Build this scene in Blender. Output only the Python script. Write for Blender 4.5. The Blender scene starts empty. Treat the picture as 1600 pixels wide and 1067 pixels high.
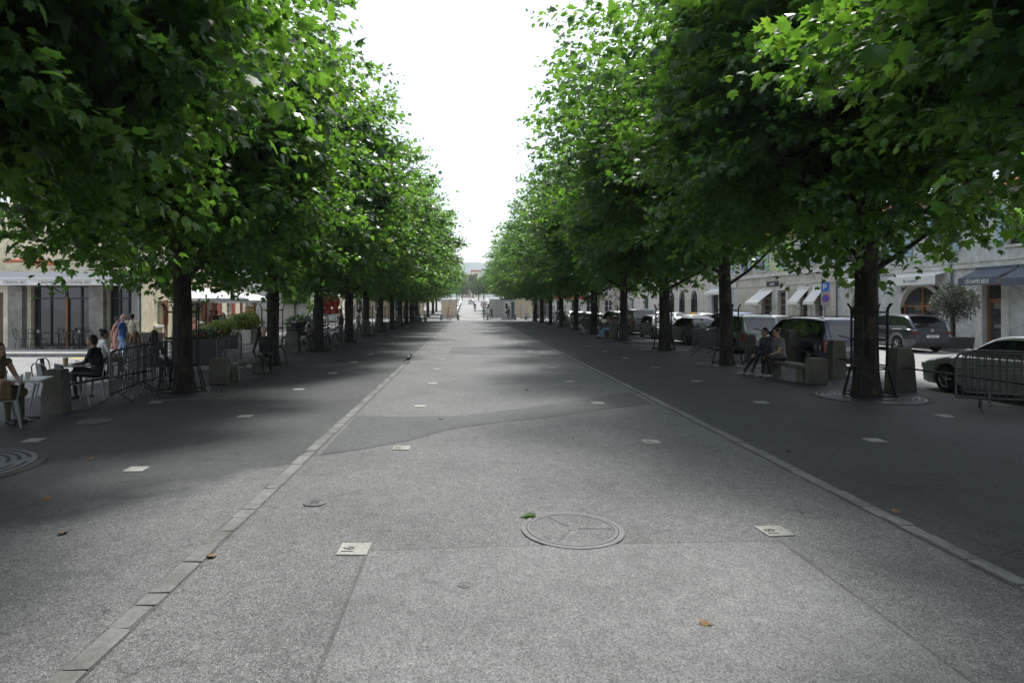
import bpy, bmesh, math, random
import numpy as np
from mathutils import Vector, Matrix, noise as mnoise
R = math.radians
S = bpy.context.scene
COL = S.collection
random.seed(11); np.random.seed(11)
# ------------------------------------------------------------------ camera, sky, sun, exposure
FPX, VX, VY, CH = 970.0, 731.0, 478.0, 2.0          # focal length (px of a 1600 px frame), vanishing point, eye height
cam_d = bpy.data.cameras.new('camera'); cam = bpy.data.objects.new('camera', cam_d); COL.objects.link(cam)
cam.location = (0, 0, CH); cam.rotation_euler = (R(90), 0, 0)
cam_d.sensor_width = 36; cam_d.lens = 36*FPX/1600
cam_d.shift_x = (800-VX)/1600; cam_d.shift_y = (VY-533.5)/1600
cam_d.clip_start = 0.05; cam_d.clip_end = 6000
S.camera = cam
SUN_EL, SUN_AZ = R(57), R(19)                        # azimuth measured from the avenue axis (+y) towards +x
W = bpy.data.worlds.new('World'); S.world = W; W.use_nodes = True
nt = W.node_tree; nt.nodes.clear()
sky = nt.nodes.new('ShaderNodeTexSky'); sky.sky_type = 'NISHITA'; sky.sun_disc = False
sky.sun_elevation = SUN_EL; sky.sun_rotation = SUN_AZ; sky.altitude = 400
sky.air_density = 1.0; sky.dust_density = 4.0; sky.ozone_density = 1.0
bg = nt.nodes.new('ShaderNodeBackground'); bg.inputs[1].default_value = 0.15
wo = nt.nodes.new('ShaderNodeOutputWorld')
# thin bright summer cloud veil over the whole dome, uneven as cloud is
tc = nt.nodes.new('ShaderNodeTexCoord'); cn = nt.nodes.new('ShaderNodeTexNoise'); cn.inputs['Scale'].default_value = 2.2; cn.inputs['Detail'].default_value = 6
nt.links.new(tc.outputs['Generated'], cn.inputs['Vector'])
cr = nt.nodes.new('ShaderNodeValToRGB'); cr.color_ramp.elements[0].position = .36; cr.color_ramp.elements[0].color = (.3, .3, .3, 1); cr.color_ramp.elements[1].position = .58; cr.color_ramp.elements[1].color = (.95, .95, .95, 1)
nt.links.new(cn.outputs[0], cr.inputs[0])
cm = nt.nodes.new('ShaderNodeMix'); cm.data_type = 'RGBA'; nt.links.new(cr.outputs[0], cm.inputs[0]); nt.links.new(sky.outputs[0], cm.inputs[6]); cm.inputs[7].default_value = (3.7, 3.95, 4.4, 1)
nt.links.new(cm.outputs[2], bg.inputs[0]); nt.links.new(bg.outputs[0], wo.inputs[0])
sl = bpy.data.lights.new('sun', 'SUN'); sl.energy = 3.0; sl.angle = R(10); sl.color = (1, .975, .94)
sun = bpy.data.objects.new('sun', sl); COL.objects.link(sun)
sdir = Vector((math.sin(SUN_AZ)*math.cos(SUN_EL), math.cos(SUN_AZ)*math.cos(SUN_EL), math.sin(SUN_EL)))
sun.rotation_euler = sdir.to_track_quat('Z', 'Y').to_euler(); sun.location = (30, 20, 40)
vs = S.view_settings; vs.view_transform = 'Standard'; vs.look = 'None'; vs.gamma = 1; vs.exposure = 0.86
S.cycles.max_bounces = 5; S.cycles.diffuse_bounces = 2; S.cycles.glossy_bounces = 2; S.cycles.transmission_bounces = 3
S.cycles.transparent_max_bounces = 6; S.cycles.use_denoising = True; S.cycles.sample_clamp_indirect = 6
S.cycles.caustics_reflective = False; S.cycles.caustics_refractive = False

def G(px, py):
    d = CH*FPX/(py-VY); return ((px-VX)*d/FPX, d)
def Zat(py, d): return CH-(py-VY)*d/FPX
def Xat(px, d): return (px-VX)*d/FPX
def gz(y): return 0.0 if y < 88 else (y-88)*.028 if y < 300 else 212*.028

# ------------------------------------------------------------------ materials
MAT = {}
def nmat(name):
    m = bpy.data.materials.new(name); m.use_nodes = True; MAT[name] = m
    n = m.node_tree; return m, n, n.nodes['Principled BSDF']
def N(n, t, **kw):
    x = n.nodes.new('ShaderNode'+t)
    for k, v in kw.items():
        if k in x.inputs: x.inputs[k].default_value = v
        else: setattr(x, k, v)
    return x
def pos(n, scale=1.0):
    g = N(n, 'NewGeometry'); return g.outputs['Position']
def opos(n):
    g = N(n, 'TexCoord'); return g.outputs['Object']
def ramp(n, fac, stops):
    r = N(n, 'ValToRGB'); e = r.color_ramp.elements
    while len(e) < len(stops): e.new(.5)
    for i, (p, c) in enumerate(stops):
        e[i].position = p; e[i].color = (*c, 1) if len(c) == 3 else c
    n.links.new(fac, r.inputs[0]); return r.outputs[0]
def g3(v, t=(1, 1, 1)): return (v*t[0], v*t[1], v*t[2])
def mixc(n, a, b, fac, mode='MIX'):
    m = N(n, 'Mix', data_type='RGBA', blend_type=mode)
    for s, v in ((m.inputs[0], fac), (m.inputs[6], a), (m.inputs[7], b)):
        if isinstance(v, (int, float)): s.default_value = v
        elif isinstance(v, tuple): s.default_value = (*v, 1)
        else: n.links.new(v, s)
    return m.outputs[2]
def bump(n, b, h, strength=.4, dist=.01):
    x = N(n, 'Bump'); x.inputs['Strength'].default_value = strength; x.inputs['Distance'].default_value = dist
    n.links.new(h, x.inputs['Height']); n.links.new(x.outputs[0], b.inputs['Normal'])
def simple(name, col, rough=.6, metal=0., var=.12, scale=6., spec=.5, bmp=0., obj=True, coat=0.):
    """plain colour with soft mottling"""
    m, n, b = nmat(name)
    t = N(n, 'TexNoise', Scale=scale, Detail=5., Roughness=.6)
    n.links.new(opos(n) if obj else pos(n), t.inputs['Vector'])
    c = ramp(n, t.outputs[0], [(.3, g3(1-var, col)), (.7, g3(1+var, col))])
    n.links.new(c, b.inputs['Base Color'])
    b.inputs['Roughness'].default_value = rough; b.inputs['Metallic'].default_value = metal
    b.inputs['Specular IOR Level'].default_value = spec; b.inputs['Coat Weight'].default_value = coat
    if bmp: bump(n, b, t.outputs[0], bmp, .01)
    return m
def asphalt(name, lo, hi, cell=120., tint=(1, 1, 1), bstr=.6, crack=0., rough=.75, blot=.16):
    m, n, b = nmat(name); P = pos(n)
    v = N(n, 'TexVoronoi', Scale=cell); n.links.new(P, v.inputs['Vector'])
    sep = N(n, 'SeparateColor'); n.links.new(v.outputs['Color'], sep.inputs[0])
    c = ramp(n, sep.outputs[0], [(0., g3(lo*.35, tint)), (.3, g3(lo, tint)), (.75, g3((lo+hi)/2, tint)), (.93, g3(hi, tint)), (1., g3(hi*1.7, (1, .99, .95)))])
    v2 = N(n, 'TexVoronoi', Scale=cell*.42); n.links.new(P, v2.inputs['Vector'])
    s2 = N(n, 'SeparateColor'); n.links.new(v2.outputs['Color'], s2.inputs[0])
    c = mixc(n, c, ramp(n, s2.outputs[1], [(0., (.55, .55, .55)), (.5, (1, 1, 1)), (1., (1.25, 1.24, 1.2))]), .8, 'MULTIPLY')
    a = N(n, 'TexNoise', Scale=.55, Detail=6., Roughness=.62); n.links.new(P, a.inputs['Vector'])
    c = mixc(n, c, ramp(n, a.outputs[0], [(.28, g3(1-blot*1.6)), (.5, (1, 1, 1)), (.74, g3(1+blot))]), 1., 'MULTIPLY')
    a2 = N(n, 'TexNoise', Scale=7., Detail=4.); n.links.new(P, a2.inputs['Vector'])
    c = mixc(n, c, ramp(n, a2.outputs[0], [(.3, (.86, .86, .86)), (.7, (1.1, 1.1, 1.1))]), 1., 'MULTIPLY')
    for sc, r0, col in ((1.9, .035, (1.5, 1.5, 1.48)), (1.1, .05, (.55, .55, .56)), (3.1, .045, (.7, .7, .7))):      # gum, oil and wear spots
        g_ = N(n, 'TexVoronoi', Scale=sc); n.links.new(P, g_.inputs['Vector']); g_.inputs['Randomness'].default_value = 1.
        dn = N(n, 'TexNoise', Scale=22.); n.links.new(P, dn.inputs['Vector']); ad_ = N(n, 'Math', operation='MULTIPLY_ADD'); n.links.new(dn.outputs[0], ad_.inputs[0]); ad_.inputs[1].default_value = .05; n.links.new(g_.outputs['Distance'], ad_.inputs[2])
        c = mixc(n, c, ramp(n, ad_.outputs[0], [(r0, col), (r0+.035, (1, 1, 1))]), .75, 'MULTIPLY')
    if crack:
        w = N(n, 'TexNoise', Scale=2.2, Detail=6.); n.links.new(P, w.inputs['Vector'])
        ad = N(n, 'VectorMath', operation='MULTIPLY_ADD'); n.links.new(w.outputs['Color'], ad.inputs[0]); ad.inputs[1].default_value = (1.1, 1.1, 1.1); n.links.new(P, ad.inputs[2])
        k = N(n, 'TexVoronoi', feature='DISTANCE_TO_EDGE', Scale=.42); n.links.new(ad.outputs[0], k.inputs['Vector'])
        line = ramp(n, k.outputs['Distance'], [(0., (0, 0, 0)), (.004, (.2, .2, .2)), (.009, (1, 1, 1))])
        mk = N(n, 'TexNoise', Scale=.8, Detail=2.); n.links.new(P, mk.inputs['Vector'])
        msk = ramp(n, mk.outputs[0], [(.5, (0, 0, 0)), (.62, g3(crack))])
        sm = N(n, 'SeparateColor'); n.links.new(msk, sm.inputs[0])
        c = mixc(n, c, mixc(n, c, line, 1., 'MULTIPLY'), sm.outputs[0])
    n.links.new(c, b.inputs['Base Color'])
    b.inputs['Roughness'].default_value = rough; b.inputs['Specular IOR Level'].default_value = .35
    bump(n, b, v.outputs['Distance'], bstr, .006)
    return m
asphalt('asphalt_coarse', .135, .228, 165., (.985, 1, 1.0), .55, .4)
asphalt('asphalt_smooth', .062, .098, 200., (.95, 1., 1.06), .35, .6, .68)
def blend_plaza():
    m, n, b = nmat('asphalt_plaza'); src = [MAT['asphalt_coarse'], MAT['asphalt_smooth']]; outs = []
    n.nodes.clear()
    for q in src:
        mp = {}
        for nd in q.node_tree.nodes:
            if nd.bl_idname == 'ShaderNodeOutputMaterial': continue
            c = n.nodes.new(nd.bl_idname); mp[nd.name] = c
            for p in ('operation', 'feature', 'data_type', 'blend_type'):
                if hasattr(nd, p): setattr(c, p, getattr(nd, p))
            for i, x in enumerate(nd.inputs):
                if hasattr(x, 'default_value'):
                    try: c.inputs[i].default_value = x.default_value
                    except Exception: pass
            if nd.bl_idname == 'ShaderNodeValToRGB':
                e = c.color_ramp.elements
                while len(e) < len(nd.color_ramp.elements): e.new(.5)
                for k, el in enumerate(nd.color_ramp.elements): e[k].position = el.position; e[k].color = el.color
        for l in q.node_tree.links:
            if l.to_node.name in mp and l.from_node.name in mp:
                fi = list(l.from_node.outputs).index(l.from_socket); ti = list(l.to_node.inputs).index(l.to_socket)
                n.links.new(mp[l.from_node.name].outputs[fi], mp[l.to_node.name].inputs[ti])
        outs.append(mp['Principled BSDF'].outputs[0])
    def mth(op, a, bb):
        x = N(n, 'Math', operation=op)
        for i, v in enumerate((a, bb)):
            if isinstance(v, (int, float)): x.inputs[i].default_value = v
            else: n.links.new(v, x.inputs[i])
        return x.outputs[0]
    P = pos(n); sx = N(n, 'SeparateXYZ'); n.links.new(P, sx.inputs[0]); nz = N(n, 'TexNoise', Scale=1.1, Detail=5.); n.links.new(P, nz.inputs['Vector'])
    # the worn edge of the resurfaced café side: y > 7.4 + 1.2*(x + 2.4), floor at 4.4
    e = mth('ADD', mth('MULTIPLY', mth('MAXIMUM', mth('ADD', sx.outputs[0], 2.4), -2.4), 1.2), 7.4)
    dlt = mth('ADD', mth('SUBTRACT', sx.outputs[1], e), mth('MULTIPLY', mth('SUBTRACT', nz.outputs[0], .5), 2.6))
    f1 = mth('MULTIPLY', dlt, 1.6); side = mth('GREATER_THAN', mth('MULTIPLY', sx.outputs[0], -1.), 2.15)
    c1 = N(n, 'Clamp'); n.links.new(f1, c1.inputs[0]); f = mth('MULTIPLY', c1.outputs[0], side)
    f = mth('MAXIMUM', f, mth('GREATER_THAN', sx.outputs[0], 3.976))
    mx = N(n, 'MixShader'); n.links.new(f, mx.inputs[0]); n.links.new(outs[0], mx.inputs[1]); n.links.new(outs[1], mx.inputs[2])
    o = N(n, 'OutputMaterial'); n.links.new(mx.outputs[0], o.inputs[0])
blend_plaza()
asphalt('asphalt_patch', .172, .222, 190., (.98, 1., 1.0), .5, .2, .7)
asphalt('asphalt_band', .088, .122, 200., (.96, 1., 1.04), .3, .3, .7)
asphalt('asphalt_street', .29, .36, 90., (1, .99, .97), .3, .4, .8, .1)
asphalt('pavement_concrete', .34, .42, 60., (1, .98, .95), .2, .3, .8, .1)
asphalt('asphalt_seam', .10, .14, 200., (1, 1, 1), .3)
def stone(name, col, sc=14., bst=.5, stain=.35):
    m, n, b = nmat(name); P = pos(n)
    t = N(n, 'TexNoise', Scale=sc, Detail=8., Roughness=.7); n.links.new(P, t.inputs['Vector'])
    t2 = N(n, 'TexNoise', Scale=1.7, Detail=5.); n.links.new(P, t2.inputs['Vector'])
    t3 = N(n, 'TexVoronoi', Scale=150.); n.links.new(P, t3.inputs['Vector'])
    c = ramp(n, t.outputs[0], [(.3, g3(.72, col)), (.55, col), (.75, g3(1.25, col))])
    c = mixc(n, c, ramp(n, t2.outputs[0], [(.32, g3(1-stain, (1, 1, .93))), (.6, (1, 1, 1))]), 1., 'MULTIPLY')
    s3 = N(n, 'SeparateColor'); n.links.new(t3.outputs['Color'], s3.inputs[0])
    c = mixc(n, c, ramp(n, s3.outputs[0], [(0., (.7, .7, .7)), (1., (1.25, 1.25, 1.25))]), .6, 'MULTIPLY')
    n.links.new(c, b.inputs['Base Color']); b.inputs['Roughness'].default_value = .85
    bump(n, b, t.outputs[0], bst, .012); return m
stone('granite_strip', (.205, .205, .20)); stone('bollard_stone', (.155, .145, .12), 18., .7, .5)
stone('grate_ring', (.10, .10, .10)); stone('marker_tile', (.42, .41, .38), 30., .3, .4); stone('kerb_stone', (.27, .27, .27))
stone('wall_stone', (.66, .62, .54), 5., .15, .25); stone('white_stone', (.76, .75, .72), 6., .15, .22)
stone('cream_render', (.80, .72, .55), 3., .1, .10); stone('grey_render', (.64, .65, .67), 3., .1, .12)
stone('beige_render', (.62, .56, .46), 3., .1, .16); stone('concrete_pillar', (.30, .29, .26), 5., .3, .35)
stone('pale_render', (.70, .68, .62), 3., .1, .15); stone('ochre_render', (.60, .50, .35), 3., .1, .15)
stone('pink_render', (.62, .46, .40), 3., .1, .1)
simple('roof_tile', (.42, .17, .09), .85, var=.3, scale=9., bmp=.5)
simple('iron', (.02, .021, .022), .5, .6, .2, 20.); simple('cast_iron', (.115, .122, .135), .45, .6, .25, 14., bmp=.2)
simple('worn_iron', (.145, .145, .148), .7, .2, .2, 14.); simple('iron_groove', (.03, .03, .03), .8); simple('galv', (.10, .105, .11), .5, .6, .2, 25.)
simple('rubber', (.018, .018, .018), .8); simple('rim', (.42, .43, .44), .3, .9)
simple('black_plastic', (.02, .02, .022), .5); simple('white_paint', (.78, .78, .77), .4, var=.04)
simple('white_metal', (.30, .31, .31), .4, .4, .15); simple('dark_metal', (.05, .05, .055), .4, .5)
simple('wood_brown', (.14, .085, .045), .6, var=.3, scale=12.); simple('wood_orange', (.36, .15, .045), .55, var=.25, scale=10.)
simple('red_shutter', (.30, .085, .055), .6); simple('blue_shutter', (.42, .56, .68), .6); simple('green_shutter', (.03, .12, .11), .6)
simple('awning_white', (.82, .82, .80), .8, var=.03); simple('awning_grey', (.10, .12, .155), .8, var=.08); simple('parasol_white', (.82, .84, .86), .8, var=.03)
simple('parasol_red', (.62, .06, .045), .8); simple('text_dark', (.03, .03, .03), .7); simple('text_grey', (.22, .20, .17), .7); simple('text_white', (.85, .85, .83), .7)
simple('sign_blue', (.02, .13, .55), .4, var=.02); simple('sign_red', (.6, .03, .03), .4, var=.02); simple('sign_grey', (.45, .45, .45), .4, .5, .05)
simple('sign_yellow', (.65, .40, .04), .5); simple('hoarding', (.64, .54, .39), .7, var=.1, scale=2.); simple('hoarding_grey', (.52, .52, .48), .7, var=.1, scale=2.)
simple('terracotta', (.35, .15, .08), .8); simple('planter_dark', (.04, .042, .045), .7); simple('red_tail', (.16, .008, .008), .2); simple('lamp_clear', (.6, .62, .65), .12, .4)
simple('plate_white', (.75, .75, .72), .4, var=.02); simple('leather', (.16, .09, .045), .5)
simple('paper', (.75, .73, .68), .8, var=.04); simple('coffee_foam', (.55, .40, .22), .6); simple('yellow_paint', (.62, .42, .05), .7)
def glass(name, col, rough=.04):
    m, n, b = nmat(name); b.inputs['Base Color'].default_value = (*col, 1); b.inputs['Roughness'].default_value = rough
    b.inputs['Specular IOR Level'].default_value = .9; b.inputs['IOR'].default_value = 1.55
    t = N(n, 'TexNoise', Scale=1.3, Detail=2.); n.links.new(opos(n), t.inputs['Vector']); bump(n, b, t.outputs[0], .06, .05); return m
glass('glass_dark', (.012, .016, .02)); glass('glass_shop', (.025, .033, .036)); glass('glass_pale', (.10, .13, .14))
def paint(name, col, metal=.3):
    m, n, b = nmat(name); b.inputs['Base Color'].default_value = (*col, 1); b.inputs['Metallic'].default_value = metal
    b.inputs['Roughness'].default_value = .32; b.inputs['Coat Weight'].default_value = 1.; b.inputs['Coat Roughness'].default_value = .05
    t = N(n, 'TexNoise', Scale=3., Detail=4.); n.links.new(opos(n), t.inputs['Vector'])
    c = ramp(n, t.outputs[0], [(.3, g3(.9, col)), (.7, g3(1.08, col))]); n.links.new(c, b.inputs['Base Color']); return m
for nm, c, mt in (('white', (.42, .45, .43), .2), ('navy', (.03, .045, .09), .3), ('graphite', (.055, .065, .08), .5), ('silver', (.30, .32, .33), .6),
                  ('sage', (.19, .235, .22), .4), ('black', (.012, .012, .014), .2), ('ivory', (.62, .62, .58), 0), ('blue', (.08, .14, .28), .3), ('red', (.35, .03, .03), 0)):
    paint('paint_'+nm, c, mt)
def bark():
    m, n, b = nmat('bark'); P = opos(n)
    mp = N(n, 'Mapping'); mp.inputs['Scale'].default_value = (1, 1, .35); n.links.new(P, mp.inputs['Vector'])
    t = N(n, 'TexNoise', Scale=9., Detail=8., Roughness=.7); n.links.new(mp.outputs[0], t.inputs['Vector'])
    v = N(n, 'TexVoronoi', Scale=6.); n.links.new(mp.outputs[0], v.inputs['Vector'])
    vs_ = N(n, 'SeparateColor'); n.links.new(v.outputs['Color'], vs_.inputs[0])
    c = ramp(n, t.outputs[0], [(.3, (.011, .009, .007)), (.5, (.028, .022, .017)), (.66, (.05, .043, .032)), (.76, (.09, .083, .063))])
    c = mixc(n, c, ramp(n, vs_.outputs[0], [(.0, (.6, .62, .55)), (.6, (1, 1, 1)), (.62, (1.5, 1.5, 1.35)), (1., (1.9, 1.9, 1.6))]), 1., 'MULTIPLY')
    n.links.new(c, b.inputs['Base Color']); b.inputs['Roughness'].default_value = .9
    bump(n, b, t.outputs[0], .9, .03)
bark()
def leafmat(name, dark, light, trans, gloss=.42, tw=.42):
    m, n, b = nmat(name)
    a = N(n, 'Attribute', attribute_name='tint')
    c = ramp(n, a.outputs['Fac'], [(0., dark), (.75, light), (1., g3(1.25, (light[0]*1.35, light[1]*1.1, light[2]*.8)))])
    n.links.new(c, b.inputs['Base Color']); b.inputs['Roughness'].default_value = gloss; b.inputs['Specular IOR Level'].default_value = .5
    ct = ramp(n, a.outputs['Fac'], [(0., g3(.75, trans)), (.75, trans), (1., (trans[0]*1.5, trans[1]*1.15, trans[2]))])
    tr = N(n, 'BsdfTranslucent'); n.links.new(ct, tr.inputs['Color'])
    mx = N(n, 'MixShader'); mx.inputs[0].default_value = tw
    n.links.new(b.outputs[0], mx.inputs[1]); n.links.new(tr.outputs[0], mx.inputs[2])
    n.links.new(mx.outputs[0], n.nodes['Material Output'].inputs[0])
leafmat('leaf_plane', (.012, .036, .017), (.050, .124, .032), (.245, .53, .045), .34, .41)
leafmat('leaf_ivy', (.05, .12, .02), (.10, .20, .035), (.20, .40, .05))
leafmat('leaf_olive', (.035, .055, .035), (.075, .10, .06), (.06, .09, .04), .5, .25)
leafmat('leaf_bush', (.10, .16, .025), (.20, .26, .05), (.25, .38, .06), .5, .35)
leafmat('leaf_flower', (.02, .05, .02), (.05, .09, .03), (.05, .12, .03), .5, .25)
leafmat('leaf_far', (.045, .085, .03), (.075, .13, .04), (.10, .20, .04), .6, .3)
simple('dry_leaf', (.20, .11, .045), .7, var=.3, scale=20.); simple('hill_wood', (.05, .085, .06), .9, var=.3, scale=.02, obj=False)

# ------------------------------------------------------------------ mesh building
class MB:
    def __init__(s): s.v = []; s.f = []; s.m = []
    def add(s, vs, fs, mi=0):
        o = len(s.v); s.v += [tuple(v) for v in vs]; s.f += [tuple(i+o for i in f) for f in fs]; s.m += [mi]*len(fs); return s
    def box(s, x0, x1, y0, y1, z0, z1, mi=0, taper=0.):
        t = taper
        vs = [(x0, y0, z0), (x1, y0, z0), (x1, y1, z0), (x0, y1, z0), (x0+t, y0+t, z1), (x1-t, y0+t, z1), (x1-t, y1-t, z1), (x0+t, y1-t, z1)]
        return s.add(vs, [(0, 3, 2, 1), (4, 5, 6, 7), (0, 1, 5, 4), (1, 2, 6, 5), (2, 3, 7, 6), (3, 0, 4, 7)], mi)
    def tube(s, pts, rad, n=8, mi=0, caps=True):
        pts = [Vector(p) for p in pts]; k = len(pts); rs = rad if isinstance(rad, (list, tuple)) else [rad]*k
        vs = []; up = None
        for i, p in enumerate(pts):
            t = (pts[min(i+1, k-1)]-pts[max(i-1, 0)]).normalized()
            if up is None: up = Vector((0, 0, 1)) if abs(t.z) < .9 else Vector((1, 0, 0))
            a = t.cross(up).normalized(); up = a.cross(t).normalized()
            for j in range(n):
                q = 2*math.pi*j/n; vs.append(p+(a*math.cos(q)+up*math.sin(q))*rs[i])
        fs = [(i*n+j, i*n+(j+1) % n, (i+1)*n+(j+1) % n, (i+1)*n+j) for i in range(k-1) for j in range(n)]
        if caps: fs += [tuple(range(n))[::-1], tuple(range((k-1)*n, k*n))]
        return s.add(vs, fs, mi)
    def lathe(s, prof, n=24, c=(0, 0, 0), mi=0, caps=True):
        vs = [(c[0]+r*math.cos(2*math.pi*j/n), c[1]+r*math.sin(2*math.pi*j/n), c[2]+z) for r, z in prof for j in range(n)]
        k = len(prof)
        fs = [(i*n+j, i*n+(j+1) % n, (i+1)*n+(j+1) % n, (i+1)*n+j) for i in range(k-1) for j in range(n)]
        if caps: fs += [tuple(range(n))[::-1], tuple(range((k-1)*n, k*n))]
        return s.add(vs, fs, mi)
    def ell(s, c, r, nu=12, nv=8, mi=0, rot=None):
        vs = []; 
        for i in range(nv+1):
            a = math.pi*i/nv
            for j in range(nu):
                q = 2*math.pi*j/nu; p = Vector((r[0]*math.sin(a)*math.cos(q), r[1]*math.sin(a)*math.sin(q), r[2]*math.cos(a)))
                if rot: p = rot @ p
                vs.append(p+Vector(c))
        fs = [(i*nu+j, (i+1)*nu+j, (i+1)*nu+(j+1) % nu, i*nu+(j+1) % nu) for i in range(nv) for j in range(nu)]
        return s.add(vs, fs, mi)
    def prism(s, poly, z0, z1, mi=0):
        n = len(poly); vs = [(p[0], p[1], z0) for p in poly]+[(p[0], p[1], z1) for p in poly]
        return s.add(vs, [tuple(range(n))[::-1], tuple(range(n, 2*n))]+[(i, (i+1) % n, n+(i+1) % n, n+i) for i in range(n)], mi)
    def mesh(s, name, mats, smooth=False, bevel=0., merge=0.):
        me = bpy.data.meshes.new(name); me.from_pydata(s.v, [], s.f)
        for m in (mats if isinstance(mats, (list, tuple)) else [mats]): me.materials.append(MAT[m])
        me.polygons.foreach_set('material_index', s.m)
        bm = bmesh.new(); bm.from_mesh(me)
        if merge: bmesh.ops.remove_doubles(bm, verts=bm.verts, dist=merge)
        bmesh.ops.recalc_face_normals(bm, faces=bm.faces)
        if bevel: bmesh.ops.bevel(bm, geom=list(bm.edges), offset=bevel, segments=2, profile=.6, affect='EDGES', clamp_overlap=True)
        bm.to_mesh(me); bm.free()
        if smooth:
            me.polygons.foreach_set('use_smooth', [True]*len(me.polygons))
            if smooth != 'all':
                try: me.set_sharp_from_angle(angle=R(38))
                except Exception: pass
        me.update(); return me
    def build(s, name, mats, parent=None, loc=(0, 0, 0), rz=0., **kw):
        return link(name, s.mesh(name, mats, **kw), parent, loc, rz)
def link(name, me, parent=None, loc=(0, 0, 0), rz=0., scale=None):
    o = bpy.data.objects.new(name, me); COL.objects.link(o)
    o.parent = parent; o.location = loc; o.rotation_euler = (0, 0, rz)
    if scale: o.scale = scale
    return o
def tag(o, label, cat, group=None, kind=None):
    o['label'] = label; o['category'] = cat
    if group: o['group'] = group
    if kind: o['kind'] = kind
    return o
def thing(name, label, cat, loc=(0, 0, 0), rz=0., group=None):
    o = link(name, None, None, loc, rz); return tag(o, label, cat, group)
def struct(o): o['kind'] = 'structure'; return o
def dup(o, parent=None):
    c = o.copy(); COL.objects.link(c); c.parent = parent
    for ch in list(o.children): dup(ch, c)
    return c
def copy_thing(root, loc, rz, label, group=None):
    c = dup(root); c.location = loc; c.rotation_euler = (0, 0, rz); c['label'] = label
    if group: c['group'] = group
    return c
ORD = ['nearest', 'second', 'third', 'fourth', 'fifth', 'sixth', 'seventh', 'eighth', 'ninth', 'tenth', 'eleventh', 'twelfth', 'thirteenth', 'fourteenth']
def textmesh(txt, size, mat, ext=.004, align='CENTER'):
    cu = bpy.data.curves.new('lettering', 'FONT'); cu.body = txt; cu.size = size; cu.extrude = ext; cu.align_x = align; cu.resolution_u = 3
    o = bpy.data.objects.new('lettering_tmp', cu); COL.objects.link(o)
    dg = bpy.context.evaluated_depsgraph_get(); me = bpy.data.meshes.new_from_object(o.evaluated_get(dg))
    bpy.data.objects.remove(o); bpy.data.curves.remove(cu); me.materials.clear(); me.materials.append(MAT[mat]); return me
class Fr:
    """a facade frame: u along the wall, z up, e out of the wall"""
    def __init__(s, o, u, n): s.o = Vector((*o, 0)); s.u = Vector((*u, 0)).normalized(); s.n = Vector((*n, 0)).normalized()
    def p(s, u, z, e=0.): return s.o+s.u*u+s.n*e+Vector((0, 0, z))
    def px(s, px, py):
        a = (px-VX)/FPX        # ray (a*t, t): solve o + u*U = t*(a,1)
        den = s.u.x-a*s.u.y; U = (a*s.o.y-s.o.x)/den; t = s.o.y+U*s.u.y
        return U, CH-(py-VY)*t/FPX
    def box(s, mb, u0, u1, z0, z1, e0, e1, mi=0):
        vs = [s.p(u, z, e) for z in (z0, z1) for u, e in ((u0, e0), (u1, e0), (u1, e1), (u0, e1))]
        return mb.add(vs, [(0, 3, 2, 1), (4, 5, 6, 7), (0, 1, 5, 4), (1, 2, 6, 5), (2, 3, 7, 6), (3, 0, 4, 7)], mi)
    def wall(s, u0, u1, z0, z1, holes, depth=.28, e=0.):
        mb = MB(); us = sorted({u0, u1}|{h[0] for h in holes}|{h[1] for h in holes}); zs = sorted({z0, z1}|{h[2] for h in holes}|{h[3] for h in holes})
        for a, b in zip(us, us[1:]):
            for c, d in zip(zs, zs[1:]):
                m = ((a+b)/2, (c+d)/2)
                if any(h[0] < m[0] < h[1] and h[2] < m[1] < h[3] for h in holes): continue
                mb.add([s.p(a, c, e), s.p(b, c, e), s.p(b, d, e), s.p(a, d, e)], [(0, 1, 2, 3)])
        for h in holes:
            q = [(h[0], h[2]), (h[1], h[2]), (h[1], h[3]), (h[0], h[3])]
            for i in range(4):
                A, B = q[i], q[(i+1) % 4]
                mb.add([s.p(*A, e), s.p(*B, e), s.p(*B, e-depth), s.p(*A, e-depth)], [(0, 1, 2, 3)])
        return mb
    def text(s, txt, u, z, e, size, mat, parent, flip=1, xs=1.):
        o = link('lettering', textmesh(txt, size, mat), parent)
        ux = s.u*flip; m = Matrix((ux, Vector((0, 0, 1)), ux.cross(Vector((0, 0, 1))))).transposed().to_4x4()
        m = m @ Matrix.Diagonal((xs, 1, 1, 1)); m.translation = s.p(u, z, e); o.matrix_local = m; return o
# ------------------------------------------------------------------ ground
def sheet(name, xs, ys, dz, mat, wob=None):
    mb = MB(); nx = len(xs)
    vs = [(x, y, gz(y)+dz) for y in ys for x in xs]
    mb.add(vs, [(j*nx+i, j*nx+i+1, (j+1)*nx+i+1, (j+1)*nx+i) for j in range(len(ys)-1) for i in range(nx-1)])
    return struct(mb.build(name, mat))
sheet('ground', [-3000, -60, 60, 3000], [-400, -20, 0, 88, 120, 200, 300, 4000], -.03, 'asphalt_street')
PLX0, PLX1, PLY1 = -9.6, 11.0, 88.0
mb = MB(); mb.box(PLX0, PLX1, -14, PLY1, -.05, 0.)
plaza = struct(mb.build('plaza_pavement', 'asphalt_plaza'))
LSX, RSX = -2.153, 3.976
def flat(name, poly, z, mat):
    mb = MB(); mb.add([(x, y, z) for x, y in poly], [tuple(range(len(poly)))]); return struct(mb.build(name, mat))
band = [G(556, 650), G(640, 651), G(710, 650), G(770, 644), G(830, 636), G(905, 625), G(985, 613), G(1018, 631), G(940, 640), G(860, 652), G(770, 661), G(700, 671), G(640, 688), G(560, 703), G(500, 711)]
band = [(max(LSX+.12, min(RSX-.12, x)), y) for x, y in band]
flat('repair_band', band, .005, 'asphalt_band')
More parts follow.
